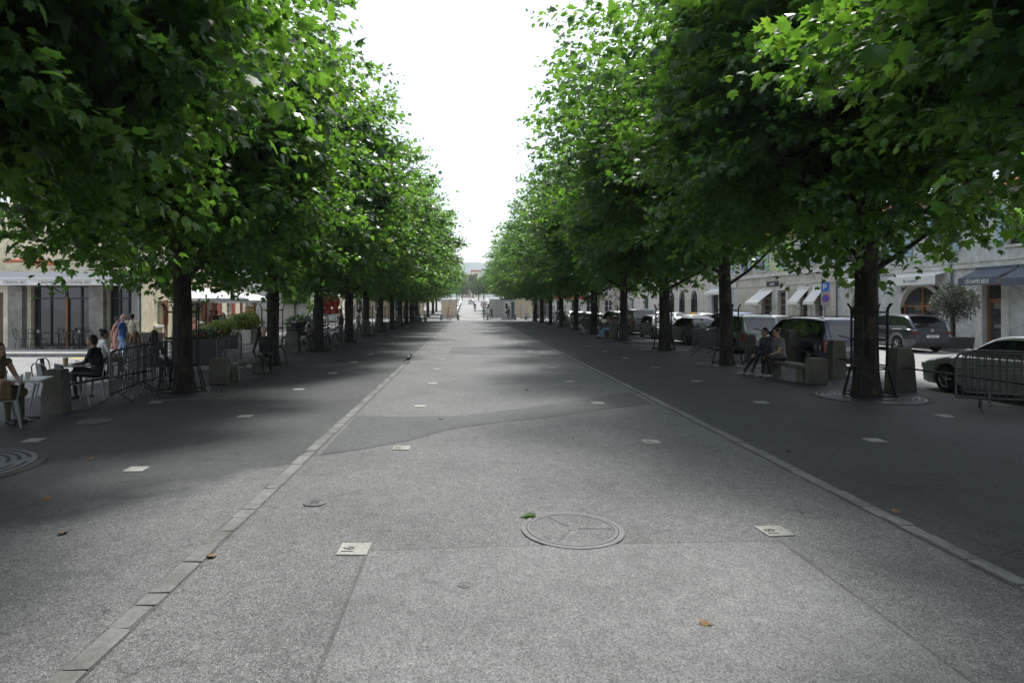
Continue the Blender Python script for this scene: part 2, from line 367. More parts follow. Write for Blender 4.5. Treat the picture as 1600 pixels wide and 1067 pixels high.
flat('repair_band_far', [G(708, 543), G(780, 541), G(850, 544), G(838, 553), G(770, 555), G(700, 552)], .005, 'asphalt_band')
flat('repair_patch_seam', [(-.83, -8), (2.70, -8), (2.69, 4.1), (2.67, 5.29), (1.6, 5.245), (.2, 5.165), (-.83, 5.075)], .004, 'asphalt_seam')
flat('repair_patch', [(-.80, -8), (2.67, -8), (2.66, 4.0), (2.63, 5.26), (1.6, 5.22), (.2, 5.14), (-.80, 5.05)], .007, 'asphalt_patch')
# granite strips: every stone its own piece
def stone_mesh(seed):
    rnd = random.Random(seed); mb = MB(); mb.box(-.5, .5, -.5, .5, -.5, .5)
    me = mb.mesh('strip_stone', 'granite_strip')
    bm = bmesh.new(); bm.from_mesh(me); bmesh.ops.bevel(bm, geom=list(bm.edges), offset=.05, segments=1, affect='EDGES')
    for v in bm.verts: v.co.x += rnd.uniform(-.03, .03); v.co.y += rnd.uniform(-.03, .03)
    bm.to_mesh(me); bm.free(); return me
SM = [stone_mesh(i) for i in range(6)]
for nm, sx in (('granite_strip_west', LSX), ('granite_strip_east', RSX)):
    mb = MB(); mb.add([(sx-.088, -12, .0045), (sx+.088, -12, .0045), (sx+.088, PLY1, .0045), (sx-.088, PLY1, .0045)], [(0, 1, 2, 3)])
    base = struct(mb.build(nm, 'asphalt_seam'))
    y = -4.0; k = 0; rnd = random.Random(nm); rest = MB()
    while y < 86:
        L = rnd.choice([.17, .24, .3, .36, .45, .52])*(1 if y < 40 else 2.2)
        w = .14+rnd.uniform(-.015, .015); xx = sx+rnd.uniform(-.012, .012); zt = .016+rnd.uniform(-.004, .005)
        o = link('strip_stone', rnd.choice(SM), base, (xx, y+L/2, zt-.03), rnd.uniform(-.03, .03), (w, L-.012, .06))
        y += L
def plate(txt): return textmesh(txt, .13, 'text_dark', .0012)
TM = MB().box(-.118, .118, -.118, .118, -.02, .0095).mesh('marker_tile', 'marker_tile', bevel=.004)
num = 16
for x0, d0, n, rz in ((-.93, 5.1, 12, -.02), (2.69, 5.51, 12, .03), (-4.04, 7.6, 9, .02), (6.05, 9.24, 8, 0.), (-6.47, 9.24, 2, .1), (8.65, 11.3, 1, .05)):
    for k in range(n):
        d = d0+3.63*k
        t = link('marker_tile', TM, plaza, (x0+random.uniform(-.03, .03), d, .002), rz+random.uniform(-.05, .05), (random.uniform(.95, 1.05),)*2+(1,))
        if k < 2 and x0 in (-.93, 2.69):
            l = link('lettering', plate(str(num)), t, (0, -.03, .0107), math.pi*.5); num += 1
# manhole, small covers
x, y = G(894, 828); r = .455
mh = thing('manhole_cover', 'large round iron manhole with asphalt filled lid on the avenue', 'manhole cover', (x, y, 0))
n = 48
MB().lathe([(r, .0), (r, .013), (r-.045, .015), (r-.05, .009)], n, caps=False).build('frame', 'worn_iron', mh, smooth=True)
MB().lathe([(r-.054, .006), (r-.054, .0155), (r-.080, .0155), (r-.080, .006)], n, caps=False).build('lid_rim', 'worn_iron', mh)
MB().lathe([(r-.045, .009), (.002, .009)], n, caps=False).build('groove', 'iron_groove', mh)
MB().lathe([(r-.081, .008), (r-.083, .012), (.03, .0125), (.002, .0125)], n, caps=False).build('asphalt_infill', 'asphalt_coarse', mh)
MB().lathe([(.035, .01), (.035, .016), (.022, .016), (.02, .0135), (.002, .0135)], 20, caps=False).build('lifting_hole', ['worn_iron'], mh)
mb = MB()
for a in (0, 2.1, 4.2): mb.tube([(.05*math.cos(a), .05*math.sin(a), .0125), (.35*math.cos(a), .35*math.sin(a), .0125)], .004, 5)
mb.build('rib', 'asphalt_seam', mh)
def cover(px, py, r, label):
    x, y = G(px, py); t = thing('utility_cover', label, 'utility cover', (x, y, .004))
    MB().lathe([(r, 0), (r, .008), (r*.8, .009), (r*.78, .004), (.002, .004)], 28, caps=False).build('frame', 'worn_iron', t)
    MB().lathe([(r*.72, .003), (r*.7, .008), (.002, .009)], 28, caps=False).build('lid', 'worn_iron', t)
    mb = MB()
    for i in range(5): mb.box(-r*.4, r*.4, -r*.4+i*r*.2-.006, -r*.4+i*r*.2+.006, .0085, .012)
    mb.build('raised_bars', 'worn_iron', t)
cover(492, 786, .115, 'small round iron valve cover beside the western granite strip')
cover(147, 659, .27, 'round steel cover on shaded paving near the café bollard')
cover(726, 915, .05, 'tiny dark round mark plate in the resurfaced patch')

# ------------------------------------------------------------------ plane trees
LEAF = [(0, 0), (.27, -.04), (.31, .10), (.60, .17), (.39, .33), (.53, .66), (.23, .60), (0, 1.05)]
def leaf_template():
    half = [(x, y) for x, y in LEAF]; pts = half+[(-x, y) for x, y in half[-2:0:-1]]
    pts = np.array([(x, y, -.22*abs(x)**1.3-.14*y*y) for x, y in pts]); c = np.array([[0, .32, .03]])
    v = np.vstack([pts, c])*np.array([1.05, 1., 1.]); n = len(pts)
    f = [(i, (i+1) % n, n) for i in range(n)]
    return v, np.array(f)
LV, LF = leaf_template()
LV2 = np.array([(0, 0, 0), (.42, .12, -.1), (.3, .5, -.08), (0, 1, -.14), (-.3, .5, -.08), (-.42, .12, -.1), (0, .4, .03)]); LF2 = np.array([(i, (i+1) % 6, 6) for i in range(6)])
def leaves_mesh(name, P, D, Nn, size, tint, mat, tv=LV, tf=LF):
    """P base points, D tip directions, Nn normals"""
    n = len(P); D = D/np.linalg.norm(D, axis=1, keepdims=True)
    X = np.cross(D, Nn); X /= np.maximum(np.linalg.norm(X, axis=1, keepdims=True), 1e-6); Z = np.cross(X, D)
    rj = np.random.RandomState(n % 9973); ax_ = rj.uniform(.72, 1.15, n)[:, None, None]; az_ = rj.uniform(-.6, 2.6, n)[:, None, None]; jt = 1+rj.normal(size=(n, len(tv), 1))*.07
    V = P[:, None, :]+size[:, None, None]*jt*(ax_*tv[None, :, 0:1]*X[:, None, :]+tv[None, :, 1:2]*D[:, None, :]+az_*tv[None, :, 2:3]*Z[:, None, :])
    k = len(tv); V = V.reshape(-1, 3); F = (tf[None]+(np.arange(n)*k)[:, None, None]).reshape(-1, 3)
    me = bpy.data.meshes.new(name); me.vertices.add(len(V)); me.vertices.foreach_set('co', V.astype(np.float32).ravel())
    me.loops.add(F.size); me.loops.foreach_set('vertex_index', F.astype(np.int32).ravel())
    me.polygons.add(len(F)); me.polygons.foreach_set('loop_start', np.arange(0, F.size, 3, dtype=np.int32))
    me.update(calc_edges=True)
    at = me.attributes.new('tint', 'FLOAT', 'POINT'); at.data.foreach_set('value', np.repeat(tint, k).astype(np.float32))
    me.materials.append(MAT[mat]); me.polygons.foreach_set('use_smooth', np.zeros(len(F), bool)); return me
def rand_unit(n, rs):
    v = rs.normal(size=(n, 3)); return v/np.linalg.norm(v, axis=1, keepdims=True)
def crown_mesh(seed, rx=5.2, ry=4.5, zc=6.9, up=5.0, dn=4.0, clusters=2600, per=11, lsize=.20, mat='leaf_plane', tv=LV, tf=LF, core=.5, inner=9500, sq=.86, lw=2.55):
    rs = np.random.RandomState(seed)
    # uneven outline: bulges and hollows, and leaves gathered in flat outward sprays with dark gaps between
    ns = clusters//6; us = rand_unit(ns, rs); rsp = (core**3+(1-core**3)*rs.rand(ns))**(1/3)
    bl = rand_unit(22, rs); amp = rs.uniform(-.28, .18, 22); rsp = rsp*(1+np.exp(-(1-us@bl.T)*10) @ amp)
    ss_ = np.stack([np.full(ns, rx), np.full(ns, ry), np.where(us[:, 2] > 0, up, dn)], 1)
    Sp = np.sign(us)*np.abs(us)**sq*ss_*rsp[:, None]+np.array([0, 0, zc])
    so = Sp*np.array([1, 1, .35]); so[:, 2] -= zc*.35; so /= np.linalg.norm(so, axis=1, keepdims=True)+1e-6; so[:, 2] += np.where(us[:, 2] > .45, .55, -.12); so /= np.linalg.norm(so, axis=1, keepdims=True)
    lat = np.cross(so, np.array([0, 0, 1.])); lat /= np.linalg.norm(lat, axis=1, keepdims=True)+1e-6
    si = np.repeat(np.arange(ns), 6); clusters = len(si); tt = np.tile(np.linspace(-.75, .75, 6), ns)
    C = Sp[si]+so[si]*(tt*.95)[:, None]+lat[si]*(rs.normal(size=clusters)*.30*(1.1-tt*.6))[:, None]; C[:, 2] += rs.normal(size=clusters)*.10-.10*np.maximum(tt, 0)
    u = us[si]; stint = rs.normal(size=ns)[si]
    low = lw+.38*np.sin(C[:, 0]*1.7+seed)+.32*np.cos(C[:, 1]*1.9+seed); C[:, 2] = np.where(C[:, 2] < low, low+rs.rand(clusters)*.8, C[:, 2])
    out = C-np.array([0, 0, zc-1.2]); out /= np.linalg.norm(out, axis=1, keepdims=True)
    ax = so[si]+lat[si]*(rs.normal(size=clusters)*.55)[:, None]+rs.normal(size=(clusters, 3))*.18; ax /= np.linalg.norm(ax, axis=1, keepdims=True)
    ln = rs.uniform(.45, .9, clusters)*np.where(rs.rand(clusters) < .05, 1.6, 1.)
    n = clusters*per; ci = np.repeat(np.arange(clusters), per); t = np.tile(np.linspace(0.05, 1, per), clusters)
    P = C[ci]+ax[ci]*(t*ln[ci])[:, None]; side = rs.normal(size=(n, 3)); side -= ax[ci]*np.sum(side*ax[ci], 1)[:, None]
    side /= np.linalg.norm(side, axis=1, keepdims=True)
    D = side*.9+ax[ci]*.6; D[:, 2] -= rs.uniform(-.1, .5, n); P = P+side*rs.uniform(.04, .16, n)[:, None]
    Nn = np.array([0, 0, 1.])+out[ci]*.28+rs.normal(size=(n, 3))*.36
    size = lsize*np.clip(rs.lognormal(-.12, .32, n), .4, 1.5)*(1-.4*t)
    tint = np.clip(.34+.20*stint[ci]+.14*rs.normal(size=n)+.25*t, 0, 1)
    if inner:      # oversized dark-tinted filler leaves, added deep inside the crown to block light
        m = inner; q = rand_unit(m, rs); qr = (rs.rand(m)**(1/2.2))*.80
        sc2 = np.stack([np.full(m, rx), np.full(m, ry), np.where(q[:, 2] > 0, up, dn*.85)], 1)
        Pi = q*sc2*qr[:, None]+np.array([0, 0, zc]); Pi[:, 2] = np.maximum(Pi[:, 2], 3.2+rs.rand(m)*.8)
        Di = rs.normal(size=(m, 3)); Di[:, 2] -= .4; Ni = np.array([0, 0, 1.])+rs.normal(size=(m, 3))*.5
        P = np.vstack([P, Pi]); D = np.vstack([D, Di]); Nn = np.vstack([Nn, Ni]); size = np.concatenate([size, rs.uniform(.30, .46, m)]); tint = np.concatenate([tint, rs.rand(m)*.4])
    return leaves_mesh('crown', P, D, Nn, size, tint, mat, tv, tf), C, ax
def trunk_mesh(seed, h=7.5, r=.235):
    rs = random.Random(seed); pts = []; rad = []; ph = rs.uniform(0, 6)
    for i in range(13):
        t = i/12; z = h*t; pts.append((.10*math.sin(t*2.2+ph)*t, .10*math.cos(t*2.7+ph)*t, z-.05)); rad.append(r*(1.0-.28*t if t < .42 else .88-.75*(t-.42)/.58)*(1+.42*math.exp(-z/.16)))
    pts.insert(1, (0, 0, .1)); rad.insert(1, r*1.2); pts.insert(2, (0, 0, .3)); rad.insert(2, r*1.05)
    mb = MB().tube(pts, rad, 14); 
    for i, v in enumerate(mb.v):
        q = mnoise.noise(Vector((v[0]*6, v[1]*6, v[2]*1.2+seed)))*.028; l = math.hypot(v[0], v[1]) or 1
        mb.v[i] = (v[0]*(1+q/l*.8), v[1]*(1+q/l*.8), v[2])
    return mb.mesh('trunk', 'bark', smooth='all')
def limb_mesh(seed, reach=3.4, rise=3.2):
    rs = random.Random(seed); mb = MB()
    def br(p, d, L, r, lev):
        pts = [p]; rad = [r]; q = Vector(p); dd = Vector(d)
        for i in range(5):
            dd = (dd+Vector((rs.uniform(-.2, .2), rs.uniform(-.2, .2), rs.uniform(-.05, .22)))).normalized(); q = q+dd*L/5; pts.append(q.copy()); rad.append(r*(1-.16*(i+1)))
            if lev < 2 and i in (1, 2, 3, 4):
                s = Vector((rs.uniform(-1, 1), rs.uniform(-1, 1), rs.uniform(-.3, .5))).normalized(); br(q.copy(), (dd*.5+s).normalized(), L*rs.uniform(.4, .6), rad[-1]*.55, lev+1)
        mb.tube(pts, rad, 7 if lev == 0 else 4, caps=False)
    br(Vector((.1, 0, 0)), Vector((reach, 0, rise*.55)).normalized(), 3.9, .06, 0)
    return mb.mesh('limb', 'bark', smooth='all')
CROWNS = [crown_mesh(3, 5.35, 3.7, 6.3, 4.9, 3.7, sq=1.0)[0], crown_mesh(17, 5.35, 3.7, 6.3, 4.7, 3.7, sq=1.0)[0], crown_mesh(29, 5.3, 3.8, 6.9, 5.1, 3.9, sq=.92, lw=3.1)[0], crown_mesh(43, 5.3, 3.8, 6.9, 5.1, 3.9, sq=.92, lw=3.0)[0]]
TRUNKS = [trunk_mesh(s) for s in (1, 2, 3)]; LIMBS = [limb_mesh(s) for s in (5, 6, 7, 8)]
def tree(x, y, k, label, group, s=1., row=0, zs=1.):
    rnd = random.Random(k*7+int(y*10)); t = thing('plane_tree', label, 'tree', (x, y, gz(y)), 0., group)
    tk = link('trunk', TRUNKS[k % 3], t, rz=rnd.uniform(0, 6), scale=(rnd.uniform(.86, 1.1),)*2+(1,)); tk.rotation_euler.x = rnd.uniform(-.025, .025); tk.rotation_euler.y = rnd.uniform(-.025, .025)
    c = link('crown', CROWNS[k % 2+2*row], t, (-.25, 0, 0), rnd.choice([0, math.pi])+rnd.uniform(-.25, .25), (s*rnd.choice([1, -1])*rnd.uniform(.90, 1.08), s*rnd.uniform(.92, 1.05), zs*rnd.uniform(.90, 1.07)))
    for i in range(6 if not (row == 0 and y < 9) else 0):
        link('limb', LIMBS[(i+k) % 4], t, (0, 0, 2.75+.32*i), i*2.4+rnd.uniform(-.4, .4), (rnd.uniform(.85, 1.1),)*3)
    return t
TREES = []
LX, LD = -6.54, [1.0, 7.6]+[14.2+6.56*k for k in range(11)]
RX, RD = 8.83, [-8.0, -.9, 6.3, 13.66, 21.1, 28.0, 35.5, 43.6, 51.0, 58.3, 65.8, 73.2, 80.6]
def ordl(i): return ['foremost', 'second', 'third', 'fourth', 'fifth', 'sixth', 'seventh', 'eighth', 'ninth', 'tenth', 'eleventh', 'twelfth'][i]
LD, RD = LD[1:], RD[2:]
for i, d in enumerate(LD):
    lab = ['plane tree whose big leaves hang over the upper corner by the café tables', 'plane tree beside the iron guard at the café barrier, foremost visible trunk of its row'][i] if i < 2 else \
        f'{ordl(i-1)} visible plane trunk and crown along the café side row'
    tree(LX+random.uniform(-.08, .08), d, i, lab, 'plane trees along the café side of the avenue', s=.92 if i < 2 else 1.)
for i, d in enumerate(RD):
    lab = ['plane tree overhanging the upper corner above the pale grey coupe', 'plane tree beside the pale grey coupe, foremost visible trunk on the car park side'][i] if i < 2 else \
        f'{ordl(i-1)} visible plane trunk and crown along the parked cars row'
    tree(RX+random.uniform(-.08, .08), d, i, lab, 'plane trees along the parked car side of the avenue', row=1)
for i, d in enumerate((1.0, -5.6)): tree(LX, d, i+1, f'plane tree of the café row standing {["beside", "behind"][i]} the viewer', 'plane trees along the café side of the avenue')
# the same row goes on behind the camera and shades the paving in front
for i, d in enumerate((-.9, -8.0)): tree(RX, d, i+1, f'plane tree of the car park row standing {["beside", "behind"][i]} the viewer', 'plane trees along the parked car side of the avenue', row=1)
for i, (x, d) in enumerate(((-6.3, 98), (-6.2, 110), (9.6, 104), (8.8, 115), (-6.3, 124), (8.8, 128))):
    tree(x, d, i, f'{"sunlit" if x < 0 else "bright green"} street tree beyond the chain, {["first", "second", "first", "second", "third", "third"][i]} on the {"café" if x < 0 else "car park"} side', 'street trees beyond the avenue', s=.95)
# ------------------------------------------------------------------ tree guards and grates
def guard_proto():
    g = thing('tree_guard', 'x', 'tree guard', group='iron guards round the plane trunks')
    ro, rb = .36, .40
    bar = MB().tube([(ro, 0, .62), (ro, 0, 1.88), (ro+.02, 0, 1.96), (ro+.08, 0, 2.05)], .016, 6); bm_ = bar.mesh('bar', 'iron')
    ft = MB().tube([(.52, 0, .03), (ro+.02, 0, .62)], .016, 6).mesh('splayed_bar', 'iron')
    for i in range(8):
        link('bar', bm_, g, rz=i*math.pi/4+.2); link('splayed_bar', ft, g, rz=i*math.pi/4+.2)
    def ring(r, z, h=.035, t=.012): return MB().lathe([(r, z), (r, z+h), (r+t, z+h), (r+t, z), (r, z)], 24, caps=False)
    for r, z in ((ro-.006, 1.84), (ro-.006, 1.24), (ro, .62), (.51, .05)): ring(r, z).build('hoop', 'iron', g)
    return g
def grate_proto():
    g = thing('tree_grate', 'x', 'tree grate', group='round iron tree grates')
    MB().lathe([(1.05, 0), (1.05, .012), (.30, .014), (.30, 0)], 48, caps=False).build('plate', 'cast_iron', g)
    sl = []
    for k, r in enumerate((.5, .61, .72, .83, .94)):
        mb = MB(); n = 40
        for q in range(4):
            a0 = q*math.pi/2+.1+k*.13; A = [a0+(math.pi/2-.28)*i/10 for i in range(11)]
            vs = [((r+s)*math.cos(a), (r+s)*math.sin(a), .0155) for a in A for s in (0, .045)]
            mb.add(vs, [(2*i, 2*i+1, 2*i+3, 2*i+2) for i in range(10)])
        mb.build('slot_ring', 'iron_groove', g)
    MB().lathe([(1.05, .0), (1.07, .010), (1.16, .010), (1.17, .0)], 40, caps=False).build('paving_ring', 'grate_ring', g)
    return g
gp, rp = guard_proto(), grate_proto()
first = True
for sd, X, DD in (('café side', LX, LD), ('parked cars side', RX, RD)):
    for i, d in enumerate(DD):
        if i > 0:
            lab = f'black iron tree guard on the {sd}, {ordl(i-1)} visible along the row'
            if first: gp.location = (X, d, .004); gp['label'] = lab; first = False
            else: copy_thing(gp, (X, d, .004), random.uniform(0, .7), lab)
        lab = f'round slotted iron tree grate on the {sd}, {ordl(i)} along the row'
        if i == 0 and sd[0] == 'c': rp.location = (X, d, .005); rp['label'] = lab
        elif i < 8: copy_thing(rp, (X, d, .005), random.uniform(0, 1), lab)
# ------------------------------------------------------------------ pavements along the streets
mb = MB(); mb.box(-40, -14.0, 24.9, 28.6, -.03, .10); struct(mb.build('cinema_pavement', 'pavement_concrete'))
for nm, x0, x1, y0, y1, sd in (('cinema_kerb', -40, -14.0, 24.7, 24.9, 0), ('shop_kerb', 21.3, 21.5, -30, 88, 1)):
    base = struct(MB().box(x0+.02, x1-.02, y0+.02, y1-.02, -.03, .06).build(nm, 'kerb_stone'))
    a, b = (x0, x1) if sd == 0 else (y0, y1)
    k = a
    sm = MB().box(-.5, .5, -.5, .5, -.5, .5).mesh('kerb_block', 'kerb_stone', bevel=.03)
    while k < b-.5:
        if (sd == 0 and k > -27) or (sd == 1 and k > 18): link('kerb_block', sm, base, ((k+.5, (y0+y1)/2, .045) if sd == 0 else ((x0+x1)/2, k+.5, .045)), 0, ((.985, .2, .125) if sd == 0 else (.2, .985, .125)))
        k += 1.0
mb = MB(); mb.box(21.5, 24.5, -30, 88, -.03, .09); struct(mb.build('shop_pavement', 'pavement_concrete'))
mb = MB(); x_, y_ = G(128, 562); mb.add([(-15.4, 23.9, -.026), (-14.5, 23.9, -.026), (-14.5, 24.3, -.026), (-15.4, 24.3, -.026)], [(0, 1, 2, 3)]); struct(mb.build('road_marking', 'yellow_paint'))

# ------------------------------------------------------------------ facade elements
def fbox(fr, name, mat, parent, u0, u1, z0, z1, e0, e1, bevel=0.):
    mb = MB(); fr.box(mb, u0, u1, z0, z1, e0, e1); return mb.build(name, mat, parent, bevel=bevel)
def window(fr, parent, u0, u1, z0, z1, frame='white_paint', gl='glass_dark', shutter=None, surround=None, bars=2, dep=.16, sill='white_stone', rail=False):
    w = u1-u0; f = fbox(fr, 'window', gl, parent, u0+.04, u1-.04, z0+.04, z1-.04, -dep-.03, -dep-.015)
    mb = MB(); t = .06
    fr.box(mb, u0, u1, z0, z0+t, -dep-.04, -dep+.02); fr.box(mb, u0, u1, z1-t, z1, -dep-.04, -dep+.02)
    fr.box(mb, u0, u0+t, z0+t, z1-t, -dep-.04, -dep+.02); fr.box(mb, u1-t, u1, z0+t, z1-t, -dep-.04, -dep+.02)
    fr.box(mb, (u0+u1)/2-.035, (u0+u1)/2+.035, z0+t, z1-t, -dep-.04, -dep+.025)
    for i in range(1, bars): z = z0+(z1-z0)*i/bars; fr.box(mb, u0+t, u1-t, z-.02, z+.02, -dep-.035, -dep+.012)
    mb.build('frame', frame, f)
    if sill: fbox(fr, 'sill', sill, f, u0-.1, u1+.1, z0-.10, z0-.002, -dep, .09)
    if surround:
        mb = MB(); fr.box(mb, u0-.16, u0-.003, z0, z1+.003, .002, .05); fr.box(mb, u1+.003, u1+.16, z0, z1+.003, .002, .05); fr.box(mb, u0-.16, u1+.16, z1+.004, z1+.2, .002, .06); mb.build('surround', surround, f)
    if shutter:
        for s in (-1, 1):
            a, b = (u0-w*.5-.03, u0-.03) if s < 0 else (u1+.03, u1+w*.5+.03)
            sh = fbox(fr, 'shutter', shutter, parent, a, b, z0, z1, .055, .095)
            mb = MB(); k = z0+.08
            while k < z1-.1: fr.box(mb, a+.05, b-.05, k, k+.035, .096, .108); k += .075
            mb.build('louvres', shutter, sh)
    if rail:
        mb = MB()
        for z in (z0+.08, z0+.4): fr.box(mb, u0, u1, z, z+.025, -.06, -.035)
        k = u0+.08
        while k < u1: fr.box(mb, k, k+.015, z0+.1, z0+.4, -.055, -.04); k += .11
        mb.build('railing', 'iron', f)
    return f
def door(fr, parent, u0, u1, z0, z1, mat='wood_brown', glassy=True, dep=.2, transom=.45):
    d = fbox(fr, 'door', mat, parent, u0, u1, z0, z1, -dep-.05, -dep-.03)
    mb = MB(); t = .09; zt = z1-transom
    fr.box(mb, u0, u0+t, z0, z1, -dep-.03, -dep+.03); fr.box(mb, u1-t, u1, z0, z1, -dep-.03, -dep+.03); fr.box(mb, u0+t, u1-t, z1-t, z1, -dep-.03, -dep+.03); fr.box(mb, u0+t, u1-t, zt-.06, zt+.04, -dep-.03, -dep+.035)
    mb.build('frame', mat, d)
    if glassy:
        fbox(fr, 'pane', 'glass_shop', d, u0+t+.06, u1-t-.06, z0+.35, zt-.14, -dep-.028, -dep-.02); fbox(fr, 'pane', 'glass_dark', d, u0+t, u1-t, zt+.04, z1-t, -dep-.028, -dep-.02)
    mb = MB(); c = fr.p(u0+t+.07, z0+1.05, -dep+.03); mb.tube([c-Vector((0, 0, .1)), c+Vector((0, 0, .1))], .014, 6); mb.build('handle', 'iron', d)
    return d
def shopfront(fr, parent, u0, u1, z0, z1, mull=3, frame='dark_metal', dep=.25, transom=.55):
    d = fbox(fr, 'shop_window', 'glass_shop', parent, u0, u1, z0, z1, -dep-.04, -dep-.02)
    mb = MB(); t = .07
    for i in range(mull+1):
        u = u0+(u1-u0-t)*i/mull; fr.box(mb, u, u+t, z0, z1, -dep-.02, -dep+.05)
    for z in (z0, z1-transom, z1-t): fr.box(mb, u0+t, u1-t, z, z+t, -dep-.02, -dep+.045)
    mb.build('frame', frame, d); return d
def arch_surround(fr, parent, uc, w, zs, ztop, mat='white_stone', t=.25, dep=.28):
    """stone arch, with the corner fill of a rectangular hole of width w and top ztop"""
    r = w/2; n = 14; mb = MB(); A = [math.pi*i/n for i in range(n+1)]; k = (ztop-zs)/r
    inn = [(uc+r*math.cos(a), zs+r*k*math.sin(a)) for a in A]
    out = [(uc+(r+t)*math.cos(a), zs+(r+t)*k*math.sin(a)) for a in A]
    inn = [(uc+r, 0.0)]+inn+[(uc-r, 0.0)]; out = [(uc+r+t, 0.0)]+out+[(uc-r-t, 0.0)]
    vs = [fr.p(*q, .045) for q in inn]+[fr.p(*q, .045) for q in out]+[fr.p(*q, -dep) for q in inn]+[fr.p(*q, 0.) for q in out]
    m = len(inn); fs = []
    for i in range(m-1): fs += [(i, i+1, m+i+1, m+i), (i, 2*m+i, 2*m+i+1, i+1), (m+i, m+i+1, 3*m+i+1, 3*m+i)]
    mb.add(vs, fs); return mb.build('arch', mat, parent)
def awning(fr, parent, u0, u1, z, out, drop, val, mat, scal=False, txt=None, tmat='text_dark', tsize=.2, flip=-1, name='awning', arms='white_metal', xs=1.):
    a = MB(); t = .02
    def quad(p): a.add([fr.p(*q) for q in p], [(0, 1, 2, 3)])
    quad([(u0, z, .06), (u1, z, .06), (u1, z-drop, out), (u0, z-drop, out)]); quad([(u0, z-t, .06), (u1, z-t, .06), (u1, z-drop-t, out), (u0, z-drop-t, out)])
    aw = a.build(name, mat, parent)
    v = MB(); n = max(6, int((u1-u0)/.16)) if scal else 1
    for i in range(n):
        ua, ub = u0+(u1-u0)*i/n, u0+(u1-u0)*(i+1)/n
        if scal: pts = [(ua, z-drop), (ub, z-drop), (ub, z-drop-val), (ub*.75+ua*.25, z-drop-val-.05), (ub*.25+ua*.75, z-drop-val-.05), (ua, z-drop-val)]
        else: pts = [(ua, z-drop), (ub, z-drop), (ub, z-drop-val), (ua, z-drop-val)]
        m = len(pts); v.add([fr.p(*q, out) for q in pts]+[fr.p(*q, out+.012) for q in pts], [tuple(range(m)), tuple(range(m, 2*m))[::-1]]+[(k, (k+1) % m, m+(k+1) % m, m+k) for k in range(m)])
    v.build('valance', mat, aw)
    b = MB(); fr.box(b, u0-.03, u1+.03, z-.03, z+.10, .0, .12); b.build('cassette', mat, aw)
    b = MB()
    for u in (u0+.06, u1-.06): b.tube([fr.p(u, z-drop-.03, out-.02), fr.p(u, z-drop-.55, .05)], .018, 6)
    b.build('arm', arms, aw)
    if txt: fr.text(txt, (u0+u1)/2, z-drop-val*.78, out+.016, tsize, tmat, aw, flip, xs)
    return aw
def roof(parent, fr, u0, u1, z, depth, rise, over=.5, mat='roof_tile'):
    mb = MB(); A = [fr.p(u0-.3, z, over), fr.p(u1+.3, z, over), fr.p(u1, z+rise, -depth/2), fr.p(u0, z+rise, -depth/2), fr.p(u1+.3, z, -depth-over), fr.p(u0-.3, z, -depth-over)]
    B = [p-Vector((0, 0, .14)) for p in A]
    mb.add(A+B, [(0, 1, 2, 3), (3, 2, 4, 5), (6, 7, 8, 9), (9, 8, 10, 11), (0, 1, 7, 6), (4, 5, 11, 10), (0, 3, 9, 6), (1, 2, 8, 7), (3, 5, 11, 9), (2, 4, 10, 8)])
    r = mb.build('roof', mat, parent)
    t = MB(); n = int((u1-u0)/.35)
    for i in range(n):
        u = u0+(u1-u0)*(i+.5)/n; t.tube([fr.p(u, z+.02, over), fr.p(u, z+rise+.02, -depth/2)], .07, 5)
    t.build('tile_ridges', mat, r); return r
def shell(parent, fr, u0, u1, z1, depth, mat):
    mb = MB()
    mb.add([fr.p(u0, 0, 0), fr.p(u0, z1, 0), fr.p(u0, z1, -depth), fr.p(u0, 0, -depth)], [(0, 1, 2, 3)]); mb.add([fr.p(u1, 0, 0), fr.p(u1, z1, 0), fr.p(u1, z1, -depth), fr.p(u1, 0, -depth)], [(0, 1, 2, 3)])
    mb.add([fr.p(u0, 0, -depth), fr.p(u0, z1, -depth), fr.p(u1, z1, -depth), fr.p(u1, 0, -depth)], [(0, 1, 2, 3)])
    mb.add([fr.p(u0, z1, 0), fr.p(u1, z1, 0), fr.p(u1, z1, -depth), fr.p(u0, z1, -depth)], [(0, 1, 2, 3)])
    mb.build('rear_wall', mat, parent)
    inn = MB(); e = .9      # dark sheet standing in for the dimness of a room behind the panes
    inn.add([fr.p(u0+.1, .02, -e), fr.p(u1-.1, .02, -e), fr.p(u1-.1, z1-.1, -e), fr.p(u0+.1, z1-.1, -e)], [(0, 1, 2, 3)]); inn.build('dark_backing', 'planter_dark', parent)

# ------------------------------------------------------------------ the grey shop building and its neighbours (car park side)
FR = Fr((24.4, 0), (0, 1), (-1, 0))
def px(p, y): return FR.px(p, y)
gb = thing('grey_shop_building', 'grey rendered building with arched shop windows behind the dark SUV', 'building')
def U(p): return FR.px(p, 478)[0]
STR = 3.95                                            # string course height
gu0, gu1 = 12.0, U(1308)
holes = []; a2 = (U(1468), U(1408)); a1 = (U(1358), U(1331)); dr = (U(1566), U(1536)); dr2 = (U(1700), U(1640))
zt = 3.05
for a in (a2, a1): holes.append((a[0], a[1], .09, zt))
holes += [(dr[0], dr[1], .09, 3.05), (dr2[0], dr2[1], .09, 3.05)]
w1 = []
for c in (15.2, 19.0, U(1590), U(1476), U(1405), U(1330)):
    w1.append((c-.52, c+.52, 4.75, 6.55))
FR.wall(gu0, gu1, 0, 7.35, holes+w1).build('wall', 'grey_render', gb)
shell(gb, FR, gu0, gu1, 7.35, 10, 'grey_render')
for h in w1: window(FR, gb, *h, shutter='blue_shutter', surround='white_stone', frame='wood_brown')
mb = MB(); FR.box(mb, gu0, gu1, STR-.12, STR+.14, .0, .10); FR.box(mb, gu0, gu1, STR+.14, STR+.2, .0, .14); mb.build('string_course', 'white_stone', gb)
